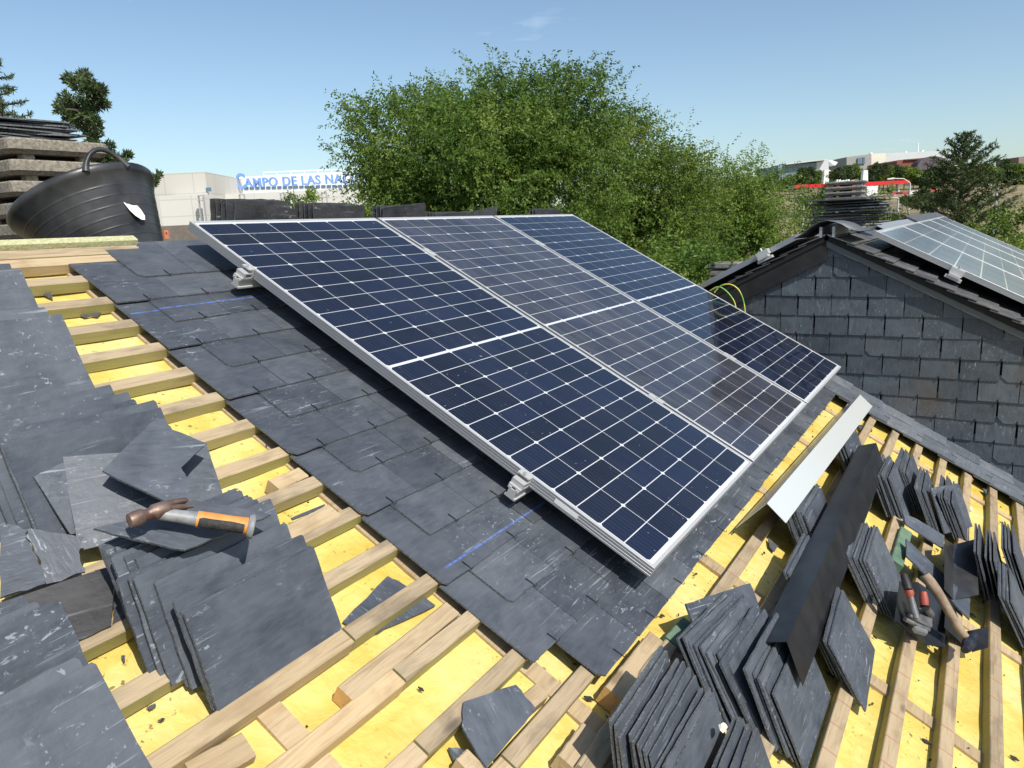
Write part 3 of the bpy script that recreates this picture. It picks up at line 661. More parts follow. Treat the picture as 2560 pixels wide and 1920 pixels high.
def plates():
    g = 'slates lying loose on the left'
    plate('slate', [(c4(405, 615), .10), (c4(900, 590), .10), (c4(1100, 700), .09), (c4(1120, 1060), .03), (c4(500, 1232), .00)], SL, 'upright grey slate left of the hammer head, standing in front of the wide stack', 'slate', g)
    plate('slate', [(c4(218, 750), .085), (c4(410, 660), .093), (c4(490, 1110), .012), (c4(450, 1118), .01)], SL, 'narrow showing grey slate behind the upright one left of the hammer', 'slate', g)
    plate('slate', [(c4(1000, 430), .105), (c4(1330, 540), .085), (c4(1450, 925), .02), (c4(1080, 960), .02)], SL, 'grey slate with a small cast shadow under the tilted broken slate', 'slate', g)
    plate('slate', [(c4(660, 710), .125), (c4(990, 385), .15), (c4(1060, 380), .15), (c4(1110, 440), .147), (c4(1325, 545), .125), (c4(1165, 690), .118), (c4(1220, 770), .11), (c4(1210, 890), .10), (c4(1065, 908), .10)], SL, 'tilted broken slate with a bite out of its right side, above the hammer', 'slate', g)
    plate('slate', [(c4(600, 1085), .155), (c4(1000, 990), .17), (c4(1240, 900), .18), (c4(1740, 990), .185), (c4(1510, 1100), .172), (c4(1190, 1222), .158), (c4(860, 1150), .158)], SL, 'flat slate that the claw hammer lies on', 'slate', g)
    stack(c4(1720, 895), 'TR', 'tucked stack behind the hammer handle', 3, 40, 2, -.02, .012, -.02, w=.33, jit=.6, group=LG)
    plate('slate', [(c5(0, 85), .05), (c5(180, 122), .055), (c5(163, 180), .05), (c5(240, 300), .04), (c5(290, 482), .02), (c5(0, 557), .02)], SL, 'left half of the cracked slate at the left edge', 'slate', g, sub=5, jag=.003)
    plate('slate', [(c5(186, 124), .058), (c5(480, 160), .058), (c5(537, 170), .055), (c5(508, 268), .045), (c5(547, 402), .025), (c5(298, 474), .022), (c5(248, 298), .042), (c5(171, 184), .052)], SL, 'right half of the cracked slate at the left edge', 'slate', g, sub=5, jag=.003)
    plate('slate', [(c5(0, 590), .022), (c5(745, 355), .018), (c5(718, 735), .0), (c5(480, 852), -.006), (c5(0, 1000), -.006)], SLD, 'slate in a shade-darkened colour lying low below the cracked slate', 'slate', g)  # shade of its averted face is put into the dark colour
    plate('slate', [(c5(748, 490), -.008), (c5(800, 470), -.008), (c5(850, 662), -.009), (c5(722, 735), -.009)], SLD, 'dark corner of slate showing between the dark slate and the thick stack', 'slate', g)
    plate('slate', [(c6(690, 425), -.038), (c6(760, 455), -.038), (c6(1000, 612), -.040), (c6(715, 745), -.044), (c6(560, 815), -.044), (c6(405, 715), -.044)], SL, 'triangular slate shard slid under a batten beside the thick stack', 'slate', g)
    plate('slate', [(c6(1185, 1225), .0), (c6(1515, 1128), -.004), (c6(1645, 1272), .0), (c6(1330, 1655), -.004), (c6(1200, 1450), -.006), (c6(1170, 1380), -.004)], SL, 'five sided broken slate near the bottom centre', 'slate', g)
    plate('slate', [(c6(1085, 1525), -.044), (c6(1150, 1530), -.044), (c6(1228, 1580), -.044), (c6(1165, 1655), -.044), (c6(1120, 1610), -.044)], SL, 'small pointed shard beside the five sided broken slate', 'slate', g)
    gs = 'slate splinters on the foam'
    for pts, lab in (([(c4(1870, 1015), -.03), (c4(2090, 925), -.02), (c4(2085, 945), -.02), (c4(1880, 1028), -.03)], 'thin slate splinter on the foam above a pale offcut'),
        ([(z2(560, 810), -.045), (z2(690, 820), -.045), (z2(692, 875), -.045)], 'dark triangular splinter below the third batten'),
        ([(z2(1040, 1090), -.044), (z2(1180, 1090), -.044), (z2(1330, 1060), -.044), (z2(1290, 1110), -.044), (z2(1200, 1100), -.044), (z2(1110, 1118), -.044)], 'curved dark splinter on the foam by the slate edge'),
        ([(c5(780, 935), -.043), (c5(800, 930), -.043), (c5(806, 965), -.043), (c5(790, 980), -.043)], 'tiny dark chip on the foam right of the corner stack'),
        ([(c5(950, 1265), -.043), (c5(1000, 1240), -.043), (c5(1005, 1255), -.043), (c5(960, 1285), -.043)], 'tiny dark chip on the foam below the thick stack'),
        ([(z9(1410, 1330), -.042), (z9(1530, 1430), -.042), (z9(1490, 1505), -.042), (z9(1430, 1440), -.042)], 'slate corner chip by the pale lacquered ridge piece'),
        ([(z10(780, 700), -.004), (z10(860, 740), -.004), (z10(840, 775), -.004), (z10(800, 745), -.004)], 'dark chip on the block with orange end grain'),
        ([(z10(1090, 320), -.004), (z10(1180, 310), -.004), (z10(1120, 370), -.004), (z10(1090, 360), -.004)], 'dark chip lying between block and splintered batten'),
        ([(z10(575, 985), -.03), (z10(650, 1040), -.03), (z10(640, 1055), -.03), (z10(575, 1000), -.03)], 'sliver of slate by the broken end of the splintered batten')):
        plate('slate_splinter', pts, SL, lab, 'slate splinter', gs, .003, sub=3, jag=.001)
plates()

# ------------------------------------------------------------------ loose slates, right half
RG = 'loose slates on the right battens'
stack(z10(1890, 690), 'TR', 'big fan at the bottom edge', 11, 46, 2, -.03, .0185, -.002, w=.30, jit=.9, fan=1.2, group=RG)
stack(c7(800, 1120), 'TR', 'small fan right of the white crumb', 5, 42, 3, -.04, .014, -.004, jit=.8, group=RG)
stack(c7(890, 945), 'TL', 'stack under the black angle lower end', 5, 38, 0, -.04, .016, .0, w=.34, jit=.5, group=RG)
stack(c7(815, 870), 'TL', 'slates wedged behind the black angle', 3, 40, 0, -.03, .016, -.006, jit=1.1, group=RG)
stack(c7(655, 790), 'TL', 'stack left of the black angle', 5, 34, -2, -.03, .018, -.006, jit=1.0, group=RG)
stack(c7(575, 735), 'TL', 'uphill stack left of the black angle', 7, 34, -6, -.03, .014, -.006, jit=1.4, group=RG)
stack(c7(440, 492), 'TL', 'with a sharp corner, left of the black angle', 1, 30, -20, -.03, group=RG)
stack(c7(1190, 700), 'TL', 'pair right of the black angle', 2, 33, 3, -.03, .017, .0, w=.34, jit=.5, group=RG)
stack(c7(1100, 560), 'TL', 'half hidden stack right of the black angle', 3, 36, 3, -.03, .016, .004, w=.34, jit=.8, group=RG)
stack(z8(225, 640), 'TL', 'neat block left of the pincers', 8, 36, 1, -.03, .0125, -.004, w=.34, jit=.5, group=RG)
stack(z8(-40, 300), 'TL', 'narrow stack uphill of the neat block', 3, 38, 2, -.03, .02, .0, jit=.8, group=RG)
stack(z9(1850, 1040), 'TL', 'neat stack below the white ridge piece', 9, 40, 0, -.03, .0115, -.003, jit=.6, group=RG)
stack(c7(975, 330), 'TL', 'shaded stack halfway along the black angle', 2, 40, 0, -.04, .014, .0, jit=.5, group=RG)
stack(zb(300, 910), 'TL', 'stack between white and black angle tops', 6, 40, 0, -.03, .0135, -.004, jit=1.0, group=RG)
stack(zb(790, 1290), 'TL', 'far stack touching the black angle top', 8, 40, 0, -.03, .013, -.006, jit=.8, group=RG)
stack(zb(945, 1190), 'TL', 'second far stack from the black angle', 5, 40, 0, -.03, .013, -.004, jit=.8, group=RG)
stack(zb(1130, 1400), 'TL', 'third far stack from the black angle', 4, 40, 1, -.03, .014, -.006, jit=.8, group=RG)
stack(zb(1200, 1350), 'TL', 'twisted between the third and fourth far stacks', 1, 38, -22, -.01, group=RG)
stack(zb(1440, 1520), 'TL', 'fourth far stack by the verge strip', 6, 40, 1, -.03, .0125, -.005, jit=.6, group=RG)
stack(z8(1830, 620), 'TL', 'stack beside the upright folded flashing', 5, 46, 0, -.03, .021, -.004, jit=.8, group=RG)
stack(z8(2080, 510), 'TL', 'upper stack at the right edge', 4, 42, 0, -.02, .018, -.004, jit=.8, group=RG)
stack(z8(2045, 1140), 'TL', 'lower stack at the right edge', 4, 36, 0, -.03, .017, -.004, jit=.8, group=RG)
def right_plates():
    g = 'trimmed narrow slates'
    plate('slate', [(z8(690, 15), .03), (z8(860, 80), .03), (z8(1210, 300), .02), (z8(1200, 455), .012), (z8(730, 160), .02)], SL, 'upper of two narrow trimmed slates near the green wood', 'slate', g)
    plate('slate', [(z8(735, 330), .045), (z8(1210, 800), .02), (z8(1550, 1090), .015), (z8(1528, 1355), .0), (z8(1230, 1050), .01), (z8(740, 550), .035)], SL, 'lower of two narrow trimmed slates, under the wooden handled hammer', 'slate', g)
    plate('slate', [(zb(1520, 1440), -.03), (zb(1640, 1400), -.03), (zb(1640, 1530), -.04)], SL, 'half buried slate by the orange debris near the verge strip', 'slate', 'half buried slates by the verge')
    plate('slate', [(zb(1775, 1360), -.03), (zb(1920, 1420), -.03), (zb(1920, 1560), -.04), (zb(1840, 1480), -.04)], SL, 'half buried slate between the last two battens by the verge strip', 'slate', 'half buried slates by the verge')
    plate('slate', [(zb(20, 370), -.012), (zb(130, 410), -.012), (zb(100, 530), -.012), (zb(0, 510), -.012)], SL, 'broken slate under the corner of the rightmost large panel', 'slate', 'half buried slates by the verge')
    plate('slate', [(zb(440, 690), -.03), (zb(590, 680), -.03), (zb(600, 760), -.035), (zb(470, 740), -.035)], SL, 'broken slate on the foam beyond the pale lacquered ridge piece', 'slate', 'half buried slates by the verge')
right_plates()
# stacks beyond the ridge, seen over the upper edge of the panels; darkened slate colour paints their shade
def ridge_stacks():
    for px0, px1, ytop, n, lab, tl in ((z5(885, 550), z5(1480, 550), 395, 5, 'leftmost stack on the ridge', 5), (z5(1660, 550), z5(2140, 550), 430, 5, 'second stack from the left on the ridge', 0),
        (crop(940, 500, 1500)(50, 180), crop(940, 500, 1500)(460, 180), None, 4, 'third stack from the left on the ridge', -4), (crop(940, 500, 1500)(560, 170), crop(940, 500, 1500)(930, 160), None, 4, 'low stack beside the propped ridge slate', -2),
        (crop(940, 500, 1500)(1540, 145), crop(940, 500, 1500)(1800, 140), None, 3, 'farthest right stack on the ridge', 0)):
        y = P(0, VRIDGE).y + .25
        A = aty(px0, y); B = aty(px1, y); w = B.x - A.x
        top = {'l': z5(1000, 395), 's': z5(1900, 430), 't': crop(940, 500, 1500)(250, 70), 'f': crop(940, 500, 1500)(1660, 92)}.get(lab[0]) if 'low' not in lab else crop(940, 500, 1500)(700, 130)
        zt_ = aty(top, y).z; lean = R(8)
        for i in range(n):
            ex = Vector((1, random.uniform(-.03, .03), 0)).normalized(); ey = Vector((0, -math.sin(lean), math.cos(lean))); ey = (ey - ex * ey.dot(ex)).normalized(); ez = ex.cross(ey)
            o = link('slate', random.choice(SMESHD), None, frame_at(Vector((A.x - .016 * i, y + .016 * i, zt_ - SLEN + .004 * i)), ex, ey, ez) @ Matrix.Rotation(R(-tl if i == 0 else 0), 4, 'Z'))
            o.scale = (max(.5, min(1.25, w / SW)), 1, 1)
            tag(o, ('front' if i == 0 else 'rearmost' if i == n - 1 else ORD[i]) + ' dark slate ' + ('' if i in (0, n - 1) else 'from the front ') + 'of the ' + lab, 'slate', 'dark slates standing along the ridge')
    q = crop(940, 500, 1500); y = P(0, VRIDGE).y + .3
    pts = [aty(q(x_, y_), y) for x_, y_ in ((860, 150), (1190, 165), (1205, 52), (900, 130))]
    b = MB(); n = 4; b.add(pts + [p + Vector((0, .006, 0)) for p in pts], [(3, 2, 1, 0), (4, 5, 6, 7)] + [(i, (i + 1) % n, n + (i + 1) % n, n + i) for i in range(n)])
    tag(b.build('slate', SLD), 'propped slate with a raised pointed corner on the ridge', 'slate', 'dark slates standing along the ridge')
ridge_stacks()

# ------------------------------------------------------------------ offcuts of timber
def offcut(pa, pb, w, h0, h1, m, label, end=None, name='timber_offcut', taper=0.):
    """A short length of batten from pa to pb (crop points of the top centre line)."""
    a = P(*rp(pa, h1), h1); b_ = P(*rp(pb, h1), h1); ex = (b_ - a); L_ = ex.length; ex.normalize(); ez = VN; ey = ez.cross(ex)
    q = MB(); n = 14; t = h1 - h0; V = []
    for i in range(n):
        x = L_ * i / (n - 1); j = random.uniform(-.001, .001) + (0 if not taper else random.uniform(-taper, taper)); e = .003
        V += [(x, -w / 2, -t), (x, w / 2 + j, -t), (x, w / 2 + j, -e), (x, w / 2 + j - e, 0), (x, -w / 2 + e - j, 0), (x, -w / 2 - j, -e)]
    F_ = [(i * 6 + k, i * 6 + (k + 1) % 6, (i + 1) * 6 + (k + 1) % 6, (i + 1) * 6 + k) for i in range(n - 1) for k in range(6)]
    q.add(V, F_); q.add(V, [tuple(range(5, -1, -1)), tuple((n - 1) * 6 + k for k in range(6))], 1 if end else 0)
    return tag(q.build(name, [m, end or m], None, frame_at(a, ex, ey, ez)), label, 'timber offcut', 'loose timber offcuts')
offcut(c6(420, 1180), c6(1110, 625), .045, -.052, -.0095, WOODP, 'long pale offcut laid against a grey batten near the bottom', WOODO)
offcut(c6(1580, 1240), c6(1690, 1150), .04, -.052, -.016, WOODP, 'short pale offcut by the five sided broken slate')
offcut(c4(1760, 800), c4(1950, 715), .042, -.05, -.0095, WOODP, 'short pale offcut with rounded end beside the slate edge, above the hammer', WOODP)
offcut(c4(1840, 1120), c4(2150, 960), .05, -.05, -.0085, WOODP, 'wide pale offcut right of the hammer handle')
offcut(c5(1230, 1700), c5(1600, 1500), .055, -.05, -.028, WOODP, 'knotty offcut at the bottom edge, left one of two')
offcut(c6(1190, 1660), c6(1260, 1590), .05, -.05, -.012, WOODP, 'stubby offcut under the point of the five sided slate')
offcut(z10(100, 1600), z10(400, 1180), .052, -.05, -.008, WOODP, 'pale square ended offcut at the bottom beside the splintered batten')
offcut(z10(700, 740), z10(1250, 30), .062, -.05, .004, WOODP, 'thick block showing an orange end grain', WOODO)
offcut(z10(330, 1700), z10(1400, 90), .045, -.03, .010, WOODG, 'splintered grey batten length beside the block with orange end', taper=.004)
offcut(z10(1420, 80), z10(1640, -170), .05, -.05, .004, WOODGR, 'dark green treated length beyond the splintered batten')
offcut(z8(620, 640), z8(740, 220), .05, -.05, .010, WOODGR, 'green treated offcut standing out near the narrow trimmed slates')

# ------------------------------------------------------------------ sheet metal
def angle(name, A, B, ridge_off, wl, wr, m, label, cat, al=60, ar=40, t=.0012, group=None):
    """An inverted V of sheet metal; A and B are the ends of the apex."""
    ex = (B - A).normalized(); ez = (VN - ex * VN.dot(ex)).normalized(); ey = ez.cross(ex); L_ = (B - A).length
    dl = (math.cos(al) * ey - math.sin(al) * ez); dr = (-math.cos(ar) * ey - math.sin(ar) * ez)
    fm = frame_at(A, ex, ey, ez); dl = fm.to_3x3().inverted() @ dl; dr = fm.to_3x3().inverted() @ dr
    b = MB(); o = Vector((0, 0, 0)); X = Vector((L_, 0, 0)); nl = Vector((1, 0, 0)).cross(dl).normalized() * t; nr = dr.cross(Vector((1, 0, 0))).normalized() * t
    if nl.z > 0: nl = -nl
    if nr.z > 0: nr = -nr
    for d, w, nn in ((dl, wl, nl), (dr, wr, nr)):
        V = [o, X, X + d * w, o + d * w]; V += [v + nn for v in V]
        b.add(V, [(0, 1, 2, 3), (7, 6, 5, 4), (0, 4, 5, 1), (1, 5, 6, 2), (2, 6, 7, 3), (3, 7, 4, 0)])
    return tag(b.build(name, m, None, fm), label, cat, group)
def metals():
    hA = .14; A = P(*rp(z9(1395, 895), hA), hA); B = P(*rp(zb(470, 368), hA), hA)
    angle('ridge_flashing', A, B, 0, .155, .09, WHITEM, 'long pale lacquered metal ridge piece glowing white beside the large panels', 'flashing', R(75), R(14))
    hA = .15; A = P(*rp(c7(975, 687), hA), hA); hB = .17; B = P(*rp(zb(640, 880), hB), hB)
    angle('black_flashing', A, B, 0, .08, .125, BLACKM, 'long black folded metal angle lying across the slate stacks', 'flashing', R(46), R(41))
    # small folded pieces near the tools
    def fold(name, pts_a, pts_b, label, m=BLACKM):
        b = MB()
        for pts in (pts_a, pts_b):
            Q = [P(*rp(q, h), h) for q, h in pts]; nn = (Q[1] - Q[0]).cross(Q[2] - Q[0]).normalized()
            if nn.dot(VN) < 0: nn = -nn
            V = Q + [q - nn * .0013 for q in Q]; b.add(V, [(0, 1, 2, 3), (7, 6, 5, 4)] + [(i, 4 + i, 4 + (i + 1) % 4, (i + 1) % 4) for i in range(4)])
        tag(b.build(name, m), label, 'flashing', 'short folded flashing pieces')
    GREYM = simple_noise('dusty_black_sheet', (.02, .021, .023), (.05, .05, .052), 9, .3)
    fold('step_flashing', [(z8(1215, 330), .09), (z8(1325, 410), .03), (z8(1330, 1105), .01), (z8(1212, 970), .07)], [(z8(1325, 410), .03), (z8(1600, 340), .055), (z8(1645, 1040), .03), (z8(1330, 1105), .01)], 'upright folded piece with a curved shadow beside the right hand stacks', GREYM)
    fold('step_flashing', [(z8(650, 870), .10), (z8(880, 880), .055), (z8(1000, 1670), -.01), (z8(580, 1370), .05)], [(z8(880, 880), .055), (z8(1220, 1130), .045), (z8(1220, 1700), .01), (z8(1000, 1670), -.01)], 'folded black piece cradling the pincers')
    fold('step_flashing', [(z8(1240, 1070), .06), (z8(1300, 1100), .04), (z8(1540, 1740), -.01), (z8(1210, 1450), .05)], [(z8(1440, 1510), .02), (z8(1762, 1440), .06), (z8(1762, 1700), .04), (z8(1560, 1760), .0)], 'folded black piece under the head of the wooden handled hammer')
metals()

# ------------------------------------------------------------------ hammer on the slate
def claw_hammer():
    h = .20
    def pt(x, y, hh): return P(*rp(c4(x, y), hh), hh)
    a = pt(1010, 985, .205); e = pt(1610, 1070, .208); ex = (e - a).normalized(); L_ = (e - a).length
    ez = (VN - ex * VN.dot(ex)).normalized(); ey = ez.cross(ex); fm = frame_at(a, ex, ey, ez)
    root = empty('claw_hammer', mw=fm, label='claw hammer with grey, black and orange grip lying on a flat slate', cat='hammer'); k = L_ / .24
    def loft(b, secs, n=12, mi=0):
        vs = []
        for x, yc, zc, ry, rz in secs: vs += [(x, yc + ry * math.cos(2 * math.pi * i / n), zc + rz * math.sin(2 * math.pi * i / n)) for i in range(n)]
        b.add(vs, [(s * n + i, s * n + (i + 1) % n, (s + 1) * n + (i + 1) % n, (s + 1) * n + i) for s in range(len(secs) - 1) for i in range(n)], mi, smooth=True)
        b.add(vs, [tuple(range(n - 1, -1, -1)), tuple((len(secs) - 1) * n + i for i in range(n))], mi)
    GR = simple_noise('grey_fibreglass', (.16, .165, .17), (.26, .265, .27), 40, .5); OR = simple_noise('orange_rubber', (.55, .20, .035), (.62, .27, .07), 25, .6); BK = simple_noise('black_rubber_grip', (.012, .012, .012), (.035, .033, .03), 80, .7, .4)
    RU = simple_noise('rusty_steel', (.10, .055, .04), (.24, .17, .14), 26, .5, .3, metal=.5)
    b = MB(); loft(b, [(-.01, 0, 0, .013, .012), (.05, 0, 0, .0135, .012), (.105, 0, 0, .016, .0145), (.115, 0, 0, .017, .0155)]); b.build('shaft', GR, root, Matrix.Scale(k, 4, (1, 0, 0)))
    b = MB(); loft(b, [(.1, 0, 0, .0175, .0155), (.14, 0, 0, .0172, .016), (.19, 0, 0, .0165, .0155), (.232, 0, 0, .0185, .017)]); b.build('grip', OR, root, Matrix.Scale(k, 4, (1, 0, 0)))
    b = MB(); loft(b, [(.106, -.005, .001, .0135, .012), (.115, -.0058, .001, .0142, .0132), (.19, -.0056, .001, .0140, .0130), (.224, -.0055, .001, .0143, .0132)]); b.build('grip_pad', BK, root, Matrix.Scale(k, 4, (1, 0, 0)))
    b = MB(); loft(b, [(.2325, 0, 0, .022, .021), (.243, 0, 0, .027, .0255), (.2495, 0, 0, .0255, .024), (.2505, 0, 0, .018, .017)]); b.build('end_cap', GR, root, Matrix.Scale(k, 4, (1, 0, 0)))
    # head across the shaft
    f0 = pt(830, 1035, .205); f1 = pt(1225, 900, .215); d = (f1 - f0).normalized(); inv = fm.to_3x3().inverted(); hl = (f1 - f0).length; c0 = fm.inverted() @ f0
    dl = inv @ d; up = Vector((0, 0, 1)); sd = up.cross(dl).normalized(); up = dl.cross(sd)
    hm = frame_at(c0, dl, sd, up); b = MB(); s = hl
    loft(b, [(0, 0, 0, .0135, .0135), (.012 * s / .15, 0, 0, .0155, .0155), (.03 * s / .15, 0, 0, .0150, .0150), (.04 * s / .15, 0, 0, .011, .011), (.05 * s / .15, 0, 0, .0115, .012), (.058 * s / .15, 0, 0, .0165, .0155), (.085 * s / .15, 0, 0, .0165, .0155), (.095 * s / .15, 0, .001, .0155, .011)], 14)
    for sg in (-1, 1): loft(b, [(.092 * s / .15, sg * .0065, .001, .0075, .010), (.12 * s / .15, sg * .0085, -.001, .0062, .0065), (.15 * s / .15, sg * .0105, -.007, .005, .0028)], 8)
    b.build('head', RU, root, hm)
claw_hammer()

# ------------------------------------------------------------------ tools at the right
def tools():
    def pt(x, y, hh): return P(*rp(z8(x, y), hh), hh)
    # hammer with a wooden handle, its head down the slope
    A = pt(960, 790, .17); B = pt(1500, 1590, .08); root = empty('wooden_hammer', A, 'old hammer with a worn round wooden handle, head down the slope', 'hammer')
    iv = root.matrix_basis.inverted(); n = 9; b = MB(); pts = [A.lerp(B, i / (n - 1)) + VN * .004 * math.sin(i * .7) for i in range(n)]
    b.tube(pts, [.017, .0185, .0175, .0165, .0155, .015, .0145, .014, .013], 12)
    b.build('handle', simple_noise('worn_ash', (.17, .12, .08), (.33, .25, .17), 22, .75, .3), root, iv)
    d = (B - A).normalized(); s = d.cross(VN).normalized(); c = B + d * .012; h = MB()
    h.tube([c - s * .02 - VN * .005, c + s * .0, c + s * .045, c + s * .075], [.016, .021, .018, .012], 10); h.tube([c - s * .02, c - s * .05 - d * .004], [.014, .019], 10)
    h.build('head', simple_noise('blue_black_steel', (.018, .02, .03), (.05, .055, .075), 20, .4, metal=.5), root, iv)
    # slate pincers: two arms with red grips, meeting in a square cutting jaw
    rt = empty('pincers', pt(860, 1300, .06), 'slate pincers with red and black grips lying open in a folded black piece', 'pincers'); iv = rt.matrix_basis.inverted()
    STL = simple_noise('grey_steel', (.09, .09, .095), (.2, .2, .205), 24, .42, .2, metal=.4); RED = simple_noise('red_plastic', (.25, .045, .03), (.34, .075, .05), 14, .55); BK = mat('black_plastic', (.02, .02, .022), .5)
    for hi, mid, lo, k in ((pt(700, 790, .16), pt(760, 980, .14), pt(850, 1330, .085), 0), (pt(945, 1000, .15), pt(960, 1170, .12), pt(1040, 1290, .08), 1)):
        b = MB(); b.tube([hi, hi.lerp(mid, .6), mid], [.011, .0145, .0135], 10); b.build('grip', BK if k == 0 else RED, rt, iv)
        b = MB(); b.tube([mid, mid.lerp(lo, .12), mid.lerp(lo, .25)], [.0145, .0155, .011], 10); b.build('grip_collar', RED if k == 0 else BK, rt, iv)
        b = MB(); b.tube([mid.lerp(lo, .1), mid.lerp(lo, .6), lo], [.011, .0125, .013], 8); b.build('arm', STL, rt, iv)
    b = MB(); q = [pt(880, 1210, .085), pt(1010, 1180, .085), pt(1060, 1330, .075), pt(1060, 1440, .065), pt(1020, 1450, .065), pt(840, 1320, .08)]
    b.add(q + [p - VN * .014 for p in q], [tuple(range(5, -1, -1)), tuple(range(6, 12))] + [(i, (i + 1) % 6, 6 + (i + 1) % 6, 6 + i) for i in range(6)]); b.build('cutting_plate', STL, rt, iv)
    b = MB(); b.tube([pt(715, 1345, .08), pt(880, 1430, .07), pt(1010, 1480, .06)], .008, 6); b.tube([pt(770, 1295, .085), pt(900, 1380, .075), pt(1020, 1440, .066)], .007, 6); b.build('jaw_bar', STL, rt, iv)
    q = [pt(830, 1440, .075), pt(930, 1420, .075), pt(1005, 1490, .065), pt(1000, 1530, .06), pt(860, 1490, .065)]
    b = MB(); b.add(q + [p - VN * .012 for p in q], [tuple(range(4, -1, -1)), tuple(range(5, 10))] + [(i, (i + 1) % 5, 5 + (i + 1) % 5, 5 + i) for i in range(5)]); b.build('jaw_tip', mat('worn_steel', (.22, .225, .235), .35, .5), rt, iv)
tools()
def chip(px, h, r_, m, label, name='foam_crumb', cat='crumb', group=None):
    b = MB(); c = P(*rp(px, h), h); n = 7; V = []
    for k in range(5):
        a = math.pi * k / 4; V += [(r_ * math.sin(a) * random.uniform(.8, 1.2) * math.cos(2 * math.pi * i / n), r_ * .7 * math.sin(a) * random.uniform(.8, 1.2) * math.sin(2 * math.pi * i / n), r_ * .6 * math.cos(a)) for i in range(n)]
    b.add(V, [(k * n + i, (k + 1) * n + i, (k + 1) * n + (i + 1) % n, k * n + (i + 1) % n) for k in range(4) for i in range(n)])
    tag(b.build(name, m, None, frame_at(c, VX, VV, VN)), label, cat, group)
CRUMB = simple_noise('pale_foam_crumb', (.72, .62, .42), (.82, .76, .6), 30, .9)
chip(z10(2050, 1150), .12, .014, CRUMB, 'white foam crumb on the small fan of slates at the bottom edge', group='foam crumbs')
chip(z10(1055, 70), -.03, .013, CRUMB, 'white foam crumb beside the thick block near the slate corner', group='foam crumbs')
chip(zb(1640, 1580), -.04, .02, CRUMB, 'foam crumb between the far battens near the fourth far stack', group='foam crumbs')
chip(zb(2160, 1600), -.04, .02, CRUMB, 'foam crumb below the verge strip at the right edge', group='foam crumbs')
chip(zb(1630, 1270), -.03, .03, simple_noise('rusty_debris', (.28, .10, .03), (.45, .2, .07), 40, .9), 'rusty orange lump of debris against a far batten', 'debris_lump', 'debris')
chip(z9(2070, 460), -.02, .035, simple_noise('green_bottle_plastic', (.05, .2, .11), (.12, .33, .2), 20, .25), 'crumpled green plastic scrap beside the pale lacquered ridge piece', 'plastic_scrap', 'scrap')

def debris():
    b = MB()
    for k in range(330):
        right = random.random() < .88
        u = random.uniform(-.4, 2.9) if right else random.uniform(-1.3, -.35); v = random.uniform(-3.4, -2.2) if right else random.uniform(-2.6, -.3)
        f = ((VB0 - v) / VST) % 1
        if f < .36: continue
        a = random.uniform(0, 6.28); L_ = random.choice([.003, .004, .006, .008, .014]); w = L_ * random.uniform(.15, .6); c_, s_ = math.cos(a), math.sin(a)
        pts = [(u + c_ * x - s_ * y, v + s_ * x + c_ * y) for x, y in ((-L_, -w * .3), (0, -w), (L_, w * .2), (L_ * .2, w))]
        b.prism(pts, -.047, -.043, mi=0)
    tag(b.build('slate_chippings', SLD, None, ROOF), 'scattered dark slate chippings on the yellow foam', 'debris', kind='stuff')
debris()
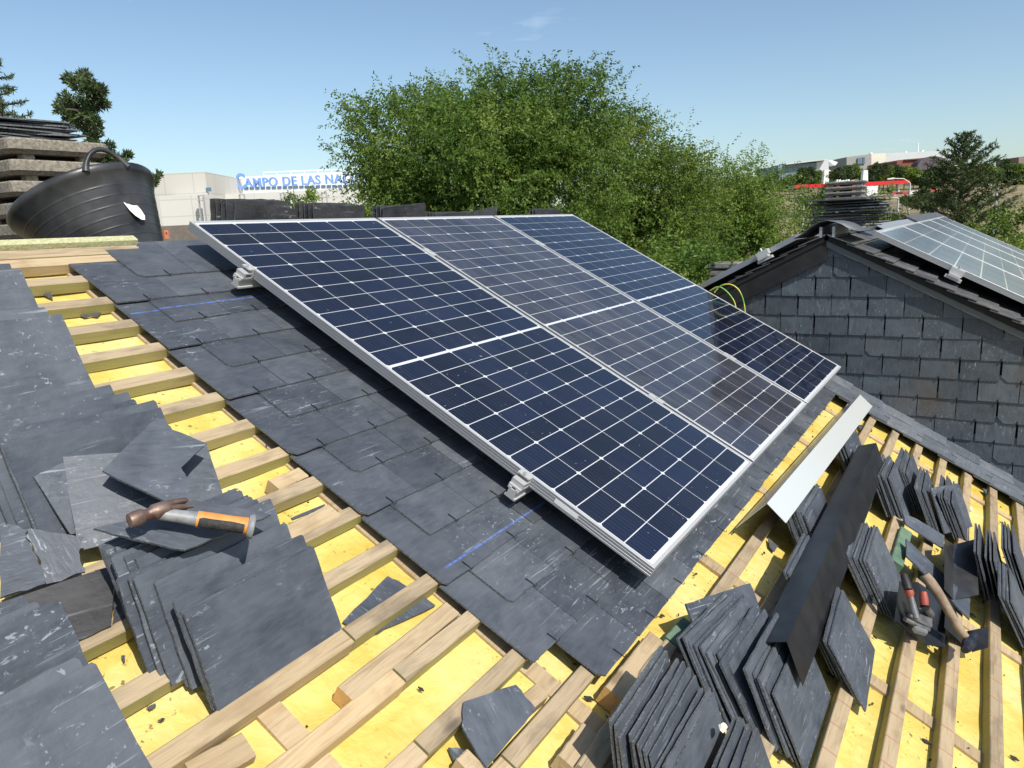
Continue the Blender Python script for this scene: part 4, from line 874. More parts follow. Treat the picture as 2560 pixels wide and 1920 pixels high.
# ------------------------------------------------------------------ tub on the ridge
def tub():
    yt = P(0, VRIDGE).y + .36
    c = aty((207, 497), yt); rad = 174 * (c - CP).dot(FWD) / F; vw = Vector((c.x, c.y, 0)).normalized(); sd = Vector((vw.y, -vw.x, 0)); ln = R(19)
    e1 = sd * math.cos(ln) + Vector((0, 0, 1)) * math.sin(ln); up = e1.cross(vw).normalized(); up = up if up.z > 0 else -up; tl = R(19); ax = (math.cos(tl) * up + math.sin(tl) * vw).normalized(); e2 = ax.cross(e1); H = .37 * rad / .27
    root = empty('rubber_tub', c - ax * H, 'black flexible rubber tub tipped on the ridge, with a white paper tag', 'tub'); iv = root.matrix_basis.inverted(); fm = iv @ frame_at(c, e1, e2, ax)
    n = 56; prof = [(.0, -H + .004), (rad * .55, -H + .002), (rad * .58, -H + .02)]; rz_ = lambda z: rad * (.58 + .405 * (z + H) / H)
    for k in range(8):
        z = -H + .05 + k * (H - .09) / 8; prof += [(rz_(z - .006), z - .006), (rz_(z - .002), z - .002), (rz_(z) + .0010, z), (rz_(z) + .0010, z + .002), (rz_(z + .004), z + .004), (rz_(z + .008), z + .008)]
    prof += [(rad * .985, -.03), (rad * 1.0, -.026), (rad * 1.012, -.006), (rad * 1.0, 0), (rad * .975, -.006), (rad * .58, -H + .02), (0, -H + .02)]
    vs = [(r_ * math.cos(2 * math.pi * i / n), r_ * math.sin(2 * math.pi * i / n), z) for r_, z in prof for i in range(n)]
    b = MB(); b.add(vs, [(k * n + i, k * n + (i + 1) % n, (k + 1) * n + (i + 1) % n, (k + 1) * n + i) for k in range(len(prof) - 1) for i in range(n)], smooth=True); b.build('body', RUB, root, fm)
    for a0 in (-63, 117):
        h = MB(); pts = []
        for k in range(15):
            t = k / 14; a = R(a0 - 17 + 34 * t); rr = rad * (1.0 - .0 * t); pts.append((rr * math.cos(a), rr * math.sin(a), -.022 + .075 * rad / .27 * math.sin(math.pi * t) ** .75))
        h.tube(pts, [.014, .0115, .0095] + [.009] * 9 + [.0095, .0115, .014], 10); h.build('handle', RUB, root, fm)
    # paper tag on the side, curling off
    z = -H * .47; r_ = rz_(z) + .004; a0 = R(-50); s = MB(); V = []
    for k, (dz, w0, w1) in enumerate(((.075, -.030, -.024), (.055, -.036, -.004), (.03, -.037, .013), (.0, -.031, .024), (-.024, -.020, .026), (-.042, -.004, .016))):
        for w in (w0, w1): a = a0 + w / r_; rr = r_ + (.007 if w == w0 else .002); V.append((rr * math.cos(a), rr * math.sin(a), z + dz))
    s.add(V, [(2 * k, 2 * k + 1, 2 * k + 3, 2 * k + 2) for k in range(5)]); s.build('paper_tag', PAPER, root, fm)
tub()

# ------------------------------------------------------------------ foliage
def leaves(P0, D, size, m, name, parent, tone=None, aspect=.45, flat=.0):
    """One mesh of leaf-sized faces: P0 bases, D directions (unit)."""
    n = len(P0); rnd = rng.normal(0, 1, (n, 3)); rnd[:, 2] *= 1 - flat; s = np.cross(D, rnd); s /= np.linalg.norm(s, axis=1)[:, None] + 1e-9
    L_ = (size * rng.uniform(.7, 1.3, n))[:, None]; w = L_ * aspect
    V = np.empty((n, 4, 3)); nn = np.cross(s, D); V[:, 0] = P0; V[:, 1] = P0 + D * L_ * .45 + s * w * .5 + nn * L_ * .06; V[:, 2] = P0 + D * L_; V[:, 3] = P0 + D * L_ * .45 - s * w * .5 + nn * L_ * .06
    me = bpy.data.meshes.new(name); me.vertices.add(4 * n); me.vertices.foreach_set('co', V.reshape(-1).astype(np.float32)); me.loops.add(4 * n); me.loops.foreach_set('vertex_index', np.arange(4 * n, dtype=np.int32))
    me.polygons.add(n); me.polygons.foreach_set('loop_start', np.arange(0, 4 * n, 4, dtype=np.int32)); me.polygons.foreach_set('loop_total', np.full(n, 4, dtype=np.int32)); me.update(calc_edges=True)
    me.materials.append(m); a = me.attributes.new('tone', 'FLOAT', 'FACE'); a.data.foreach_set('value', (rng.uniform(0, 1, n) if tone is None else np.clip(tone + rng.normal(0, .14, n), 0, 1)).astype(np.float32))
    return link(name, me, parent)
def unit(a): return a / (np.linalg.norm(a, axis=-1, keepdims=True) + 1e-9)
def leafy_tree(name, lobes, d, nshoot, m, label, group, leaf=.055, per=22, sl_=.55, trunk=True, upb=.55, depth=1., inner=.3, clump=.2):
    """lobes: (x, y, rx, ry) in display pixels give where each bough ends; they are spread in depth round distance d."""
    S = 2560 / 2212; C = []; Rr = []
    for k, lb in enumerate(lobes):
        x, y, rx, ry = lb[:4]; dd = d + (lb[4] if len(lb) > 4 else random.uniform(-.8, .8)); C.append(far(x * S, y * S, dd)); Rr.append((rx * S / F * dd * .86, depth * (rx + ry) / 2 * S / F * dd * .9, ry * S / F * dd * .84))
    base = sum(C, Vector()) / len(C); gz = float(ground_h(np.array(base.x), np.array(base.y))); root = empty(name, (base.x, base.y, gz), label, 'tree', group)
    iv = Vector((base.x, base.y, gz)); vol = np.array([a * b * c for a, b, c in Rr]) ** (2 / 3.); vol /= vol.sum()
    E = np.array(EH); N_ = np.array(NH); Pts = []; Ds = []; tn = []
    for (c, r_, f) in zip(C, Rr, vol):
        n = int(nshoot * f); nc = max(4, n // 26); q = unit(rng.normal(0, 1, (nc, 3))); rad = rng.uniform(inner, 1, nc) ** .5; wob = 1 + .18 * np.sin(q[:, 0] * 5 + c.x) * np.cos(q[:, 2] * 6 + c.y) + rng.normal(0, .06, nc)
        cl = q * (rad * wob)[:, None]; pick = rng.integers(0, nc, n); sd = clump / (np.mean(r_) + .01); loc = cl[pick] + rng.normal(0, sd, (n, 3)) * np.array((1, 1, .8)); q = unit(cl[pick] + rng.normal(0, .25, (n, 3)))
        p = np.array(c) + loc[:, 0:1] * r_[0] * E + loc[:, 1:2] * r_[1] * N_ + loc[:, 2:3] * r_[2] * np.array((0, 0, 1.))
        o = q[:, 0:1] * E + q[:, 1:2] * N_ + q[:, 2:3] * np.array((0, 0, 1.)); Pts.append(p); Ds.append(unit(o + np.array((0, 0, upb)) + rng.normal(0, .3, (n, 3)))); tn.append((rng.normal(.45, .2, nc))[pick])
    p = np.vstack(Pts); D = np.vstack(Ds); tn = np.concatenate(tn); n = len(p); ln = sl_ * rng.uniform(.5, 1.35, n)
    t = (np.arange(per) + .5) / per; LP = []; LD = []; LT = []
    droop = rng.uniform(.05, .55, n)
    for k in range(per):
        tt = t[k]; pos = p + D * (ln * tt)[:, None] - np.array((0, 0, 1.)) * (droop * ln * tt * tt)[:, None]; pos += rng.normal(0, leaf * .25, (n, 3))
        side = unit(np.cross(D, rng.normal(0, 1, (n, 3)))); LP.append(pos); LD.append(unit(D * .55 + side * .9 + np.array((0, 0, -.25)))); LT.append(tn)
    LP = np.vstack(LP) - np.array(iv); LD = np.vstack(LD); LT = np.concatenate(LT)
    leaves(LP, LD, leaf, m, 'crown', root, LT)
    if trunk:
        b = MB(); bp = Vector((0, 0, 0)); zc = min(c.z for c in C) - gz; fork = Vector((0, 0, max(zc * .55, .6)))
        b.tube([bp, fork * .5 + Vector((.06, .03, 0)), fork], [.17, .14, .12], 9)
        for c in C:
            t_ = c - iv; mid = fork.lerp(t_, .5) + Vector((random.uniform(-.25, .25), random.uniform(-.25, .25), .15)); b.tube([fork, mid, t_], [.09, .06, .02], 6)
            for _ in range(2):
                e = t_ + Vector((random.uniform(-1, 1), random.uniform(-1, 1), random.uniform(-.4, 1))) * .7; b.tube([mid, mid.lerp(e, .5) + Vector((0, 0, .1)), e], [.03, .02, .006], 5)
        b.build('trunk', BARK, root)
    return root
LFA = leaf_mat('elm_leaf', (.042, .092, .014), (.125, .205, .032), (.23, .30, .065), .38)
LFB = leaf_mat('yellowing_leaf', (.05, .105, .016), (.13, .20, .03), (.23, .27, .05), .36)
LFC = leaf_mat('bright_leaf', (.06, .12, .016), (.15, .23, .035), (.25, .31, .07), .34)
LFD = leaf_mat('distant_leaf', (.028, .055, .02), (.06, .10, .032), (.09, .13, .045), .2)
NEED = leaf_mat('spruce_needle', (.022, .042, .014), (.055, .085, .026), (.11, .135, .045), .2)
NEEDL = leaf_mat('cypress_spray', (.045, .075, .03), (.09, .13, .05), (.15, .19, .07), .25)
TG = 'leafy trees behind the large panels'
leafy_tree('broadleaf_tree', [(880, 305, 115, 100, .2), (1000, 265, 115, 92), (1110, 240, 105, 90), (1225, 232, 88, 70, -.3), (1060, 340, 190, 110, -.8), (1200, 330, 130, 110, -.4), (880, 385, 85, 75), (1000, 420, 150, 60, -.6), (1170, 440, 160, 90, -.6), (800, 325, 34, 42, .3)], 14, 7600, LFA, 'tallest broadleaf tree, rising dense and green behind the large panels', TG, leaf=.06, sl_=.46, clump=.24, upb=.45)
leafy_tree('broadleaf_tree', [(1340, 330, 70, 70), (1390, 420, 120, 90), (1330, 500, 110, 70), (1430, 510, 110, 80, -.4), (1470, 390, 70, 70)], 15.5, 4200, LFB, 'yellowing broadleaf tree just right of the tallest tree', TG, leaf=.055)
leafy_tree('broadleaf_tree', [(1600, 425, 62, 68), (1560, 470, 90, 80), (1655, 490, 60, 62), (1590, 560, 110, 70, -.5), (1500, 580, 80, 50, -.7)], 17, 4000, LFC, 'bushy light green tree left of the next house roof', TG, leaf=.055)
leafy_tree('shrub', [(1500, 600, 36, 22), (1475, 580, 30, 24)], 11.5, 260, LFC, 'low bright shrub beside the small grey chimney', TG, leaf=.07, trunk=False)
leafy_tree('shrub', [(835, 450, 26, 20), (890, 462, 60, 12), (960, 458, 50, 14)], 13, 420, LFC, 'yellow green bush peeping over the panel edge below the tallest tree', TG, leaf=.06, trunk=False)
leafy_tree('shrub', [(632, 440, 8, 14), (662, 434, 11, 18)], 22, 90, LFC, 'small leafy sapling in front of the pale long wall', TG, leaf=.085, per=12, sl_=.22, clump=.1)
leafy_tree('broadleaf_tree', [(1755, 450, 30, 40), (1760, 490, 40, 40)], 30, 420, LFB, 'small olive green tree left of the ribbed chimney', TG, leaf=.1, per=16, sl_=.7)
leafy_tree('broadleaf_tree', [(1890, 470, 25, 35), (1915, 500, 25, 25)], 26, 300, LFC, 'small green tree right of the ribbed chimney', TG, leaf=.09, per=16, sl_=.6)
leafy_tree('shrub', [(2110, 560, 90, 70), (2190, 520, 70, 60), (2200, 600, 50, 40)], 22, 1000, LFC, 'green bank of bushes under the dark spruce at the right edge', TG, leaf=.1, per=16, sl_=.6, trunk=False)

def conifer(name, tip, foot, d, halfw, m, label, nb_=90, droop=-.1, needle=.05, group=None, up=0., dens=60, sub=5, power=1.):
    T = far(tip[0], tip[1], d); B = far(foot[0], foot[1], d); B = Vector((T.x, T.y, B.z)); gz = float(ground_h(np.array(T.x), np.array(T.y))); root = empty(name, (T.x, T.y, gz), label, 'tree', group); iv = Vector((T.x, T.y, gz)); H = T.z - B.z
    tr = MB(); tr.tube([Vector((0, 0, 0)), Vector((0, 0, B.z - gz)), T - iv], [.14, .10, .012], 7); P0 = []; D0 = []
    for k in range(nb_):
        t = (k + .5) / nb_; z = T.z - H * t * 1.03; az = k * 2.39996 + random.uniform(-.3, .3); L_ = halfw * (t ** power) * random.uniform(.55, 1.15) + .05
        a = Vector((T.x, T.y, z)) - iv; dr = Vector((math.cos(az), math.sin(az), up + droop * t)); e = a + dr * L_ + Vector((0, 0, L_ * .18)); mid = a.lerp(e, .5) + Vector((0, 0, -L_ * .05)); tr.tube([a, mid, e], [.018, .012, .004], 4)
        segs = [(a, mid, .15), (mid, e, 0)]
        for s in range(sub):
            f = .3 + .65 * (s + .5) / sub; q = a.lerp(e, f); sgn = 1 if s % 2 else -1; sd = Vector((-dr.y, dr.x, .15)).normalized(); segs.append((q, q + (sd * sgn * .6 + dr.normalized() * .7) * L_ * .38 * (1.1 - f * .6), 0))
        for (p, q, lo) in segs:
            n = max(4, int(dens * (q - p).length)); f = rng.uniform(lo, 1, n)[:, None]; P_ = np.array(p) + f * (np.array(q) - np.array(p)); dd = unit(np.array(q - p)[None, :] * .6 / max((q - p).length, .01) + rng.normal(0, .55, (n, 3))); P0.append(P_); D0.append(dd)
    tr.build('trunk', BARK, root); leaves(np.vstack(P0), np.vstack(D0), needle, m, 'crown', root, None, .22)
conifer('spruce_tree', z6(1690, -10), z6(1690, 900), 24, 1.5, NEED, 'dark open spruce rising right of the next house ridge', 95, -.25, .12, 'conifers in view', .5, 75, 6, .6)
conifer('spruce_tree', z6(1320, 480), z6(1320, 660), 40, 1.6, NEED, 'small dark conifer on the dry field left of the big spruce', 40, 0, .2, 'conifers in view', .1, 40)
conifer('spruce_tree', (-20, 150), (-20, 620), 10, .62, NEEDL, 'conifer cut by the left edge of the photo, behind the tall chimney', 60, -.2, .06, 'conifers in view', .1, 160, 5, .6)
def cypress():
    """A ragged column of drooping sprays."""
    d = 9.0; T = far(*dp(205, 150) if False else (208, 172), d); gz = 0.; root = empty('cypress_tree', (T.x, T.y, gz), 'ragged columnar cypress standing up behind the tall slab chimney', 'tree', 'conifers in view'); iv = Vector((T.x, T.y, gz)); P0 = []; D0 = []
    b = MB(); b.tube([Vector((0, 0, 0)), Vector((.05, 0, T.z - 2)), T - iv], [.13, .08, .01], 7)
    S = 2560 / 2212
    tufts = [(180, 165, 14), (165, 180, 14), (195, 185, 16), (205, 200, 16), (220, 195, 10), (150, 170, 10), (185, 205, 18), (175, 225, 18), (205, 225, 14), (225, 225, 8), (145, 215, 14), (130, 235, 10), (155, 235, 14), (190, 245, 18), (180, 265, 18), (205, 262, 12), (210, 280, 10), (195, 285, 14), (150, 255, 12), (160, 265, 14), (200, 300, 14), (205, 320, 12), (235, 315, 10), (250, 345, 14), (265, 350, 10), (275, 335, 6), (240, 355, 14), (335, 385, 5), (340, 378, 4), (330, 395, 5), (225, 335, 14), (210, 345, 14)]
    for x, y, r_ in tufts:
        c = far(x * S, y * S, d + random.uniform(-.25, .25)) - iv; rr = r_ * S / F * d * .82; b.tube([Vector((.03, 0, c.z - rr)), c.lerp(Vector((.03, 0, c.z)), .4), c], [.02, .015, .005], 5)
        n = int(60 + 10 * r_); q = unit(rng.normal(0, 1, (n, 3))) * (rng.uniform(.1, 1, n) ** .6)[:, None] * rr; o = np.array(c) + q; P0.append(o); D0.append(unit(unit(q) * .5 + np.array(c - Vector((0, 0, c.z)))[None, :] * .9 + rng.normal(0, .35, (n, 3)) + np.array((0, 0, .15))))
    b.build('trunk', BARK, root); leaves(np.vstack(P0), np.vstack(D0), .062, NEEDL, 'crown', root, None, .3)
cypress()

# ------------------------------------------------------------------ far buildings
def fbox(mb, tl, tr_, yb, d, depth, mi=0, zb=None, d2=0.):
    """A box whose front shows between the two top corners; EH runs along it."""
    A = far(*tl, d); B = far(*tr_, d); s0, s1 = A.dot(EH), B.dot(EH); zt_ = (A.z + B.z) / 2; z0 = far((tl[0] + tr_[0]) / 2, yb, d).z if zb is None else zb
    o = NH * d + Vector((0, 0, 0)); mb.box((s0, 0, z0), (s1, depth, zt_), mi, fr=lambda a, b_, c: EH * a + NH * (d + b_) + Vector((0, 0, c)))
    return s0, s1, z0, zt_
PALE = simple_noise('pale_cladding', (.60, .57, .50), (.68, .65, .58), .4, .8)
def panel_mat(name, a, sx, sz, line=.8):
    m = mat(name, a, .75); t = NT(m); br = t.new('ShaderNodeTexBrick'); br.offset = 0; br.inputs['Color1'].default_value = (*a, 1); br.inputs['Color2'].default_value = (*[x * .96 for x in a], 1); br.inputs['Mortar'].default_value = (*[x * line for x in a], 1)
    br.inputs['Scale'].default_value = 1; br.inputs['Mortar Size'].default_value = .05; br.inputs['Brick Width'].default_value = sx; br.inputs['Row Height'].default_value = sz
    g = t.new('ShaderNodeTexCoord'); mp = t.new('ShaderNodeMapping'); mp.inputs['Rotation'].default_value = (0, 0, 0); t.l.new(g.outputs['UV'], mp.inputs[0])
    t.l.new(mp.outputs[0], br.inputs['Vector']); t.col(br.outputs['Color']); return m
def uv_front(o):                                                 # metres along the facade and up, as UVs
    me = o.data; uv = me.uv_layers.new(name='UVMap'); mw = o.matrix_basis if o.parent is None else o.parent.matrix_basis @ o.matrix_basis
    for l in me.loops: p = mw @ me.vertices[l.vertex_index].co; uv.data[l.index].uv = (p.dot(EH) + p.dot(NH) * .7, p.z)
GLZ = mat('blue_window_glass', (.10, .16, .22), .15, .0); WHT = mat('white_painted_metal', (.80, .80, .80), .6)
def campo():
    d = 85; root = empty('exhibition_building', NH * d + EH * -30, 'long pale exhibition building with a blue lettered white upper storey', 'building'); iv = root.matrix_basis.inverted()
    PM = panel_mat('pale_panel_cladding', (.60, .59, .55), 3.2, 1.6); PM2 = panel_mat('pale_block_cladding', (.52, .50, .45), 3.0, 2.0)
    b = MB(); fbox(b, z5(-1200, 187), z5(657, 122), z5(0, 640)[1], d - 5, 30); o = b.build('tall_block', PM2, root, iv); uv_front(o)
    b = MB(); fbox(b, z5(640, 172), z5(2900, 80), z5(0, 330)[1], d + 6, 30); b.build('white_storey', WHT, root, iv)
    b = MB(); fbox(b, z5(660, 326), z5(2900, 240), z5(0, 640)[1], d, 30); o = b.build('long_wall', PM, root, iv); uv_front(o)
    b = MB(); fbox(b, z5(200, 340), z5(640, 330), z5(0, 640)[1], d - 9, 5); o = b.build('lower_block', PM, root, iv); uv_front(o)
    b = MB(); fbox(b, z5(1230, 142), z5(2900, 78), z5(0, 200)[1], d + 12, 12); b.build('roof_plant', WHT, root, iv)
    b = MB(); A = far(*z5(1215, 118), d + 10); B = far(*z5(2900, 52), d + 10); b.tube([A, B], .06, 5)
    for k in range(14): p = A.lerp(B, k / 13); b.tube([p, p - Vector((0, 0, 1.6))], .05, 5)
    b.build('roof_railing', WHT, root, iv)
    for k in range(26):
        x0 = 768 + k * 52.5; b = MB(); sl = -.025 * (x0 - 768); fbox(b, z5(x0, 262 + sl * .9), z5(x0 + 40, 261 + sl * .9), z5(0, 287 + sl * .9)[1], d + 5.9, .08); b.build('window', GLZ, root, iv)
    b = MB(); fbox(b, z5(665, 262), z5(712, 262), z5(0, 300)[1], d - 5.1, .1); b.build('window', GLZ, root, iv)
    for k in range(4):
        x0, y0 = 583 + k * 392.5, 335 - k * 10; q = MB()
        for dx in (0, 46): fbox(q, z5(x0 + dx, y0), z5(x0 + dx + 8, y0), z5(0, y0 + 300)[1], d - 10.2 if k == 0 else d - 1.2, .3)
        for dy in (0, 46): fbox(q, z5(x0 + 8.1, y0 + dy), z5(x0 + 45.9, y0 + dy), z5(0, y0 + dy + 7)[1], d - 10.2 if k == 0 else d - 1.2, .3)
        q.build('steel_portal', mat('grey_steel_portal', (.36, .36, .36), .6), root, iv)
    # lettering standing in front of the white storey
    BL = mat('blue_letter', (.16, .30, .60), .55)
    def word(txt, size, ins):
        cu = bpy.data.curves.new('lettering', 'FONT'); cu.body = txt; cu.size = size; cu.extrude = .15; cu.offset = .085; cu.space_character = 1.1
        t = bpy.data.objects.new('lettering', cu); COL.objects.link(t); bpy.context.view_layer.update(); me = bpy.data.meshes.new_from_object(t.evaluated_get(bpy.context.evaluated_depsgraph_get())); COL.objects.unlink(t); bpy.data.objects.remove(t); return me
    A = far(*z5(1040, 262), d + 4.5); B = far(*z5(2110, 232), d + 4.5); span = (B - A).length
    me = word('AMPO DE LAS NACIONES', 3.4, 0); co = np.empty(len(me.vertices) * 3); me.vertices.foreach_get('co', co); co = co.reshape(-1, 3)
    w_full = co[:, 0].max(); H = abs(far(*z5(1500, 168), d + 4.5).z - far(*z5(1500, 255), d + 4.5).z); ch_ = co[:, 1].max()
    frac = .80; sx = span / (w_full * frac); sy = H / ch_
    sg = empty('building_sign', A, 'big blue raised letters spelling CAMPO DE LAS NACIONES', 'sign')
    me.materials.append(BL); dirx = Vector(((B - A).x, (B - A).y, 0)).normalized(); rot = frame_at(Vector((0, 0, 0)), dirx, Vector((0, 0, 1)), dirx.cross(Vector((0, 0, 1)))); sh = Matrix.Identity(4); sh[1][0] = (B.z - A.z) / span * sx / sy
    o = link('lettering', me, sg, rot @ Matrix.Diagonal((sx, sy, 1, 1)))
    me2 = word('C', 3.4, 0); me2.materials.append(BL); C0 = far(*z5(957, 272), d + 4.5); co = np.empty(len(me2.vertices) * 3); me2.vertices.foreach_get('co', co); co = co.reshape(-1, 3)
    C1 = far(*z5(1030, 125), d + 4.5); hh = C1.z - C0.z; link('initial_letter', me2, sg, Matrix.Translation(C0 - A) @ rot @ Matrix.Diagonal(((C1 - C0).dot(dirx) / co[:, 0].max(), hh / co[:, 1].max(), 1, 1)))
    w_ = MB(); fbox(w_, z5(-600, 640), z5(1200, 615), z5(0, 900)[1], 40, .4, zb=0.); tag(w_.build('boundary_wall', simple_noise('brown_render', (.14, .115, .095), (.19, .16, .135), 3, .9)), 'low brown wall in front of the exhibition building', 'wall')
    b = MB(); fbox(b, z5(275, 668), z5(318, 668), z5(0, 748)[1], 4.6, .10); fr_ = MB()
    y = P(0, VRIDGE).y + .6; A = aty(z5(275, 750), y); B = aty(z5(318, 750), y); T = aty(z5(297, 668), y).z; k = MB(); w = B.x - A.x
    k.box((0, 0, 0), (w * .33, .12, T - A.z)); k.box((w * .67, 0, 0), (w, .12, T - A.z)); k.box((w * .331, 0, (T - A.z) * .72), (w * .669, .12, T - A.z)); k.box((w * .331, 0, 0), (w * .669, .12, (T - A.z) * .5))
    tag(k.build('hollow_brick', simple_noise('terracotta', (.50, .17, .08), (.6, .24, .12), 30, .85), None, Matrix.Translation(A)), 'orange hollow brick standing upright beside the tub', 'brick')
campo()
def right_far():
    GL = panel_mat('blue_grey_curtain_wall', (.17, .24, .30), 6, 3.6, .55); WG = mat('pale_concrete_frame', (.52, .54, .56), .7)
    d = 360; root = empty('glass_office', NH * d + EH * 120, 'blue glass office block with a slanting white top behind the trees', 'building'); iv = root.matrix_basis.inverted()
    def quadbox(pts, d, depth, m, name, root, iv, uv=True):
        A = [far(*z6(*q), d) for q in pts]; A2 = [a + NH * depth for a in A]; n = len(A); b = MB(); b.add(A + A2, [tuple(range(n)), tuple(range(2 * n - 1, n - 1, -1))] + [(i, n + i, n + (i + 1) % n, (i + 1) % n) for i in range(n)])
        o = b.build(name, m, root, iv)
        if uv: uv_front(o)
        return o
    quadbox([(20, 460), (20, 262), (360, 236), (360, 460)], d, 30, GL, 'glass_face', root, iv)
    quadbox([(362, 460), (362, 234), (455, 206), (470, 212), (470, 460)], d, 26, WG, 'end_wall', root, iv)
    quadbox([(90, 255), (90, 243), (455, 205), (455, 212)], d - 3, 20, WG, 'roof_edge', root, iv); quadbox([(470, 222), (495, 214), (552, 234), (530, 262), (500, 250)], d + 6, 10, WHT, 'canopy', root, iv); quadbox([(470, 330), (470, 300), (530, 322), (525, 332)], d + 6, 8, WHT, 'canopy', root, iv)
    d = 420; root = empty('pale_office', NH * d + EH * 200, 'large pale office block with a grey side, on the hill', 'building'); iv = root.matrix_basis.inverted()
    GR = panel_mat('grey_side_cladding', (.30, .29, .27), 8, 5, .8); PW_ = panel_mat('cream_cladding', (.66, .62, .53), 14, 5, .94); PG = panel_mat('pale_glazed_cladding', (.52, .55, .55), 5, 4, .86)
    quadbox([(630, 420), (630, 188), (850, 160), (850, 420)], d, 40, GR, 'side_wall', root, iv); quadbox([(850.5, 420), (850.5, 158), (980, 152), (980, 420)], d, 40, PW_, 'front_wall', root, iv); quadbox([(980.5, 420), (980.5, 154), (1660, 122), (1660, 420)], d, 40, PG, 'glazed_wall', root, iv)
    quadbox([(728, 248), (728, 196), (772, 190), (772, 248)], d - .8, .6, GLZ, 'window', root, iv); quadbox([(778, 248), (778, 190), (795, 188), (795, 248)], d - .8, .6, GLZ, 'window', root, iv)
    for x, y0, y1 in ((1265, 60, 150), (845, 150, 160), (1155, 138, 148), (1305, 125, 142)):
        b = MB(); b.tube([far(*z6(x, y0), d + 4), far(*z6(x, y1 + 10), d + 4)], .35 if x == 1265 else .9, 5); b.build('antenna', WHT, root, iv)
    d = 370; root = empty('brick_hall', NH * d + EH * 205, 'red brown brick hall with a dark arched roof on the hill', 'building'); iv = root.matrix_basis.inverted()
    BRK = panel_mat('red_brown_brick', (.20, .062, .045), 8, 4, .8); quadbox([(1080, 420), (1078, 225), (1095, 214), (1420, 190), (1420, 420)], d, 30, BRK, 'wall', root, iv)
    quadbox([(1150, 216), (1150, 208), (1300, 196), (1300, 206)], d - 1, 6, BRK, 'parapet', root, iv)
    arc = [(1250 + 165 * (1 - math.cos(math.pi * k / 20)), 330 - 150 * math.sin(math.pi * k / 20) ** .8) for k in range(21)]; quadbox([(1250, 420)] + arc + [(1580, 420)], d - 6, 40, simple_noise('dark_plum_metal', (.075, .055, .07), (.11, .085, .1), .3, .5), 'arched_roof', root, iv, False)
    d = 430; root = empty('brick_tower', NH * d + EH * 300, 'small brown building cut by the right edge on the skyline', 'building'); quadbox([(2165, 300), (2165, 188), (2330, 165), (2330, 300)], d, 20, panel_mat('brown_brick', (.22, .16, .14), 4, 3, .6), 'wall', root, root.matrix_basis.inverted())
    # petrol station
    d = 250; root = empty('canopy_roof', NH * d + EH * 140, 'long flat roof with a red edge carried by two white masts', 'canopy'); iv = root.matrix_basis.inverted(); RD = mat('red_fascia', (.62, .012, .022), .45)
    b = MB(); A = far(*z6(168, 437), d); B = far(*z6(1192, 393), d); ex = (B - A); ex.z = 0; L_ = ex.length; ex.normalize(); dep = ex.cross(Vector((0, 0, 1))) * -1; zt_ = (A.z + B.z) / 2; th_ = 1.05; sl = (B.z - A.z) / L_
    fr = lambda a, b_, c: A + ex * a + dep * b_ + Vector((0, 0, c + sl * a))
    b.box((0, 0, -th_), (L_, .6, 0), fr=fr); b.build('red_edge', RD, root, iv)
    b = MB(); b.box((.1, .601, -th_ + .05), (L_ - .1, 5, -.1), fr=fr); b.build('roof_slab', WHT, root, iv)
    for x in (443, 792):
        q = MB(); p = far(*z6(x, 305), d + 5); n = 4; w = .75; V = [(p + ex * a + dep * c + Vector((0, 0, z))) for z, w in ((0, .7), (-30, 2.1)) for a, c in ((-w, -w), (w, -w), (w, w), (-w, w))]
        q.add(V, [(0, 1, 2, 3), (0, 4, 5, 1), (1, 5, 6, 2), (2, 6, 7, 3), (3, 7, 4, 0)]); q.build('mast', mat('white_concrete', (.62, .6, .56), .8), root, iv)
    for k, x in enumerate((560, 600, 640, 690, 720)): q = MB(); fbox(q, z6(x - 18, 388 + (k % 2) * 8), z6(x + 18, 387 + (k % 2) * 8), z6(0, 425)[1], d + 7, 2); q.build('roof_unit', WHT, root, iv)
    q = MB(); fbox(q, z6(255, 465), z6(300, 465), z6(0, 560)[1], d + 4, 3); q.build('pillar', WHT, root, iv); q = MB(); fbox(q, z6(1090, 430), z6(1105, 430), z6(0, 560)[1], d + 4, 1); q.build('pillar', WHT, root, iv)
    q = MB(); fbox(q, z6(812, 447), z6(910, 444), z6(0, 548)[1], d - 12, 5, 0); o = tag(q.build('kiosk', panel_mat('white_panel', (.7, .71, .72), 1.2, 1.2, .8)), 'white boxy kiosk under the right end of the red edged roof', 'kiosk'); uv_front(o)
    for (x0, x1, y, lab) in ((1215, 1437, 482, 'nearer small red canopy on posts left of the spruce'), (1938, 2068, 458, 'small red canopy over a white box right of the spruce')):
        dd = 262; rt = empty('small_canopy', far(*z6((x0 + x1) / 2, y + 40), dd), lab, 'canopy', 'small red canopies'); iv2 = rt.matrix_basis.inverted(); q = MB(); fbox(q, z6(x0, y + 8), z6(x1, y - 6), z6(0, y + 20)[1], dd, 7); q.build('roof', RD, rt, iv2)
        for x in (x0 + 10, x1 - 14): q = MB(); fbox(q, z6(x, y + 18), z6(x + 5, y + 18), z6(0, y + 75)[1], dd + .5, .4); q.build('post', WHT, rt, iv2)
        q = MB(); fbox(q, z6(x0 + 12, y + 22), z6(x1 - 20, y + 20), z6(0, y + 70)[1], dd + 3, 2); q.build('shop_front', WHT if x0 > 1500 else mat('dark_shop_front', (.06, .05, .05), .5), rt, iv2)
    q = MB(); fbox(q, z6(925, 528), z6(1075, 524), z6(0, 558)[1], 215, .3); tag(q.build('mesh_fence', mat('galvanised_fence', (.33, .34, .35), .6)), 'grey site fence below the red edged roof', 'fence')
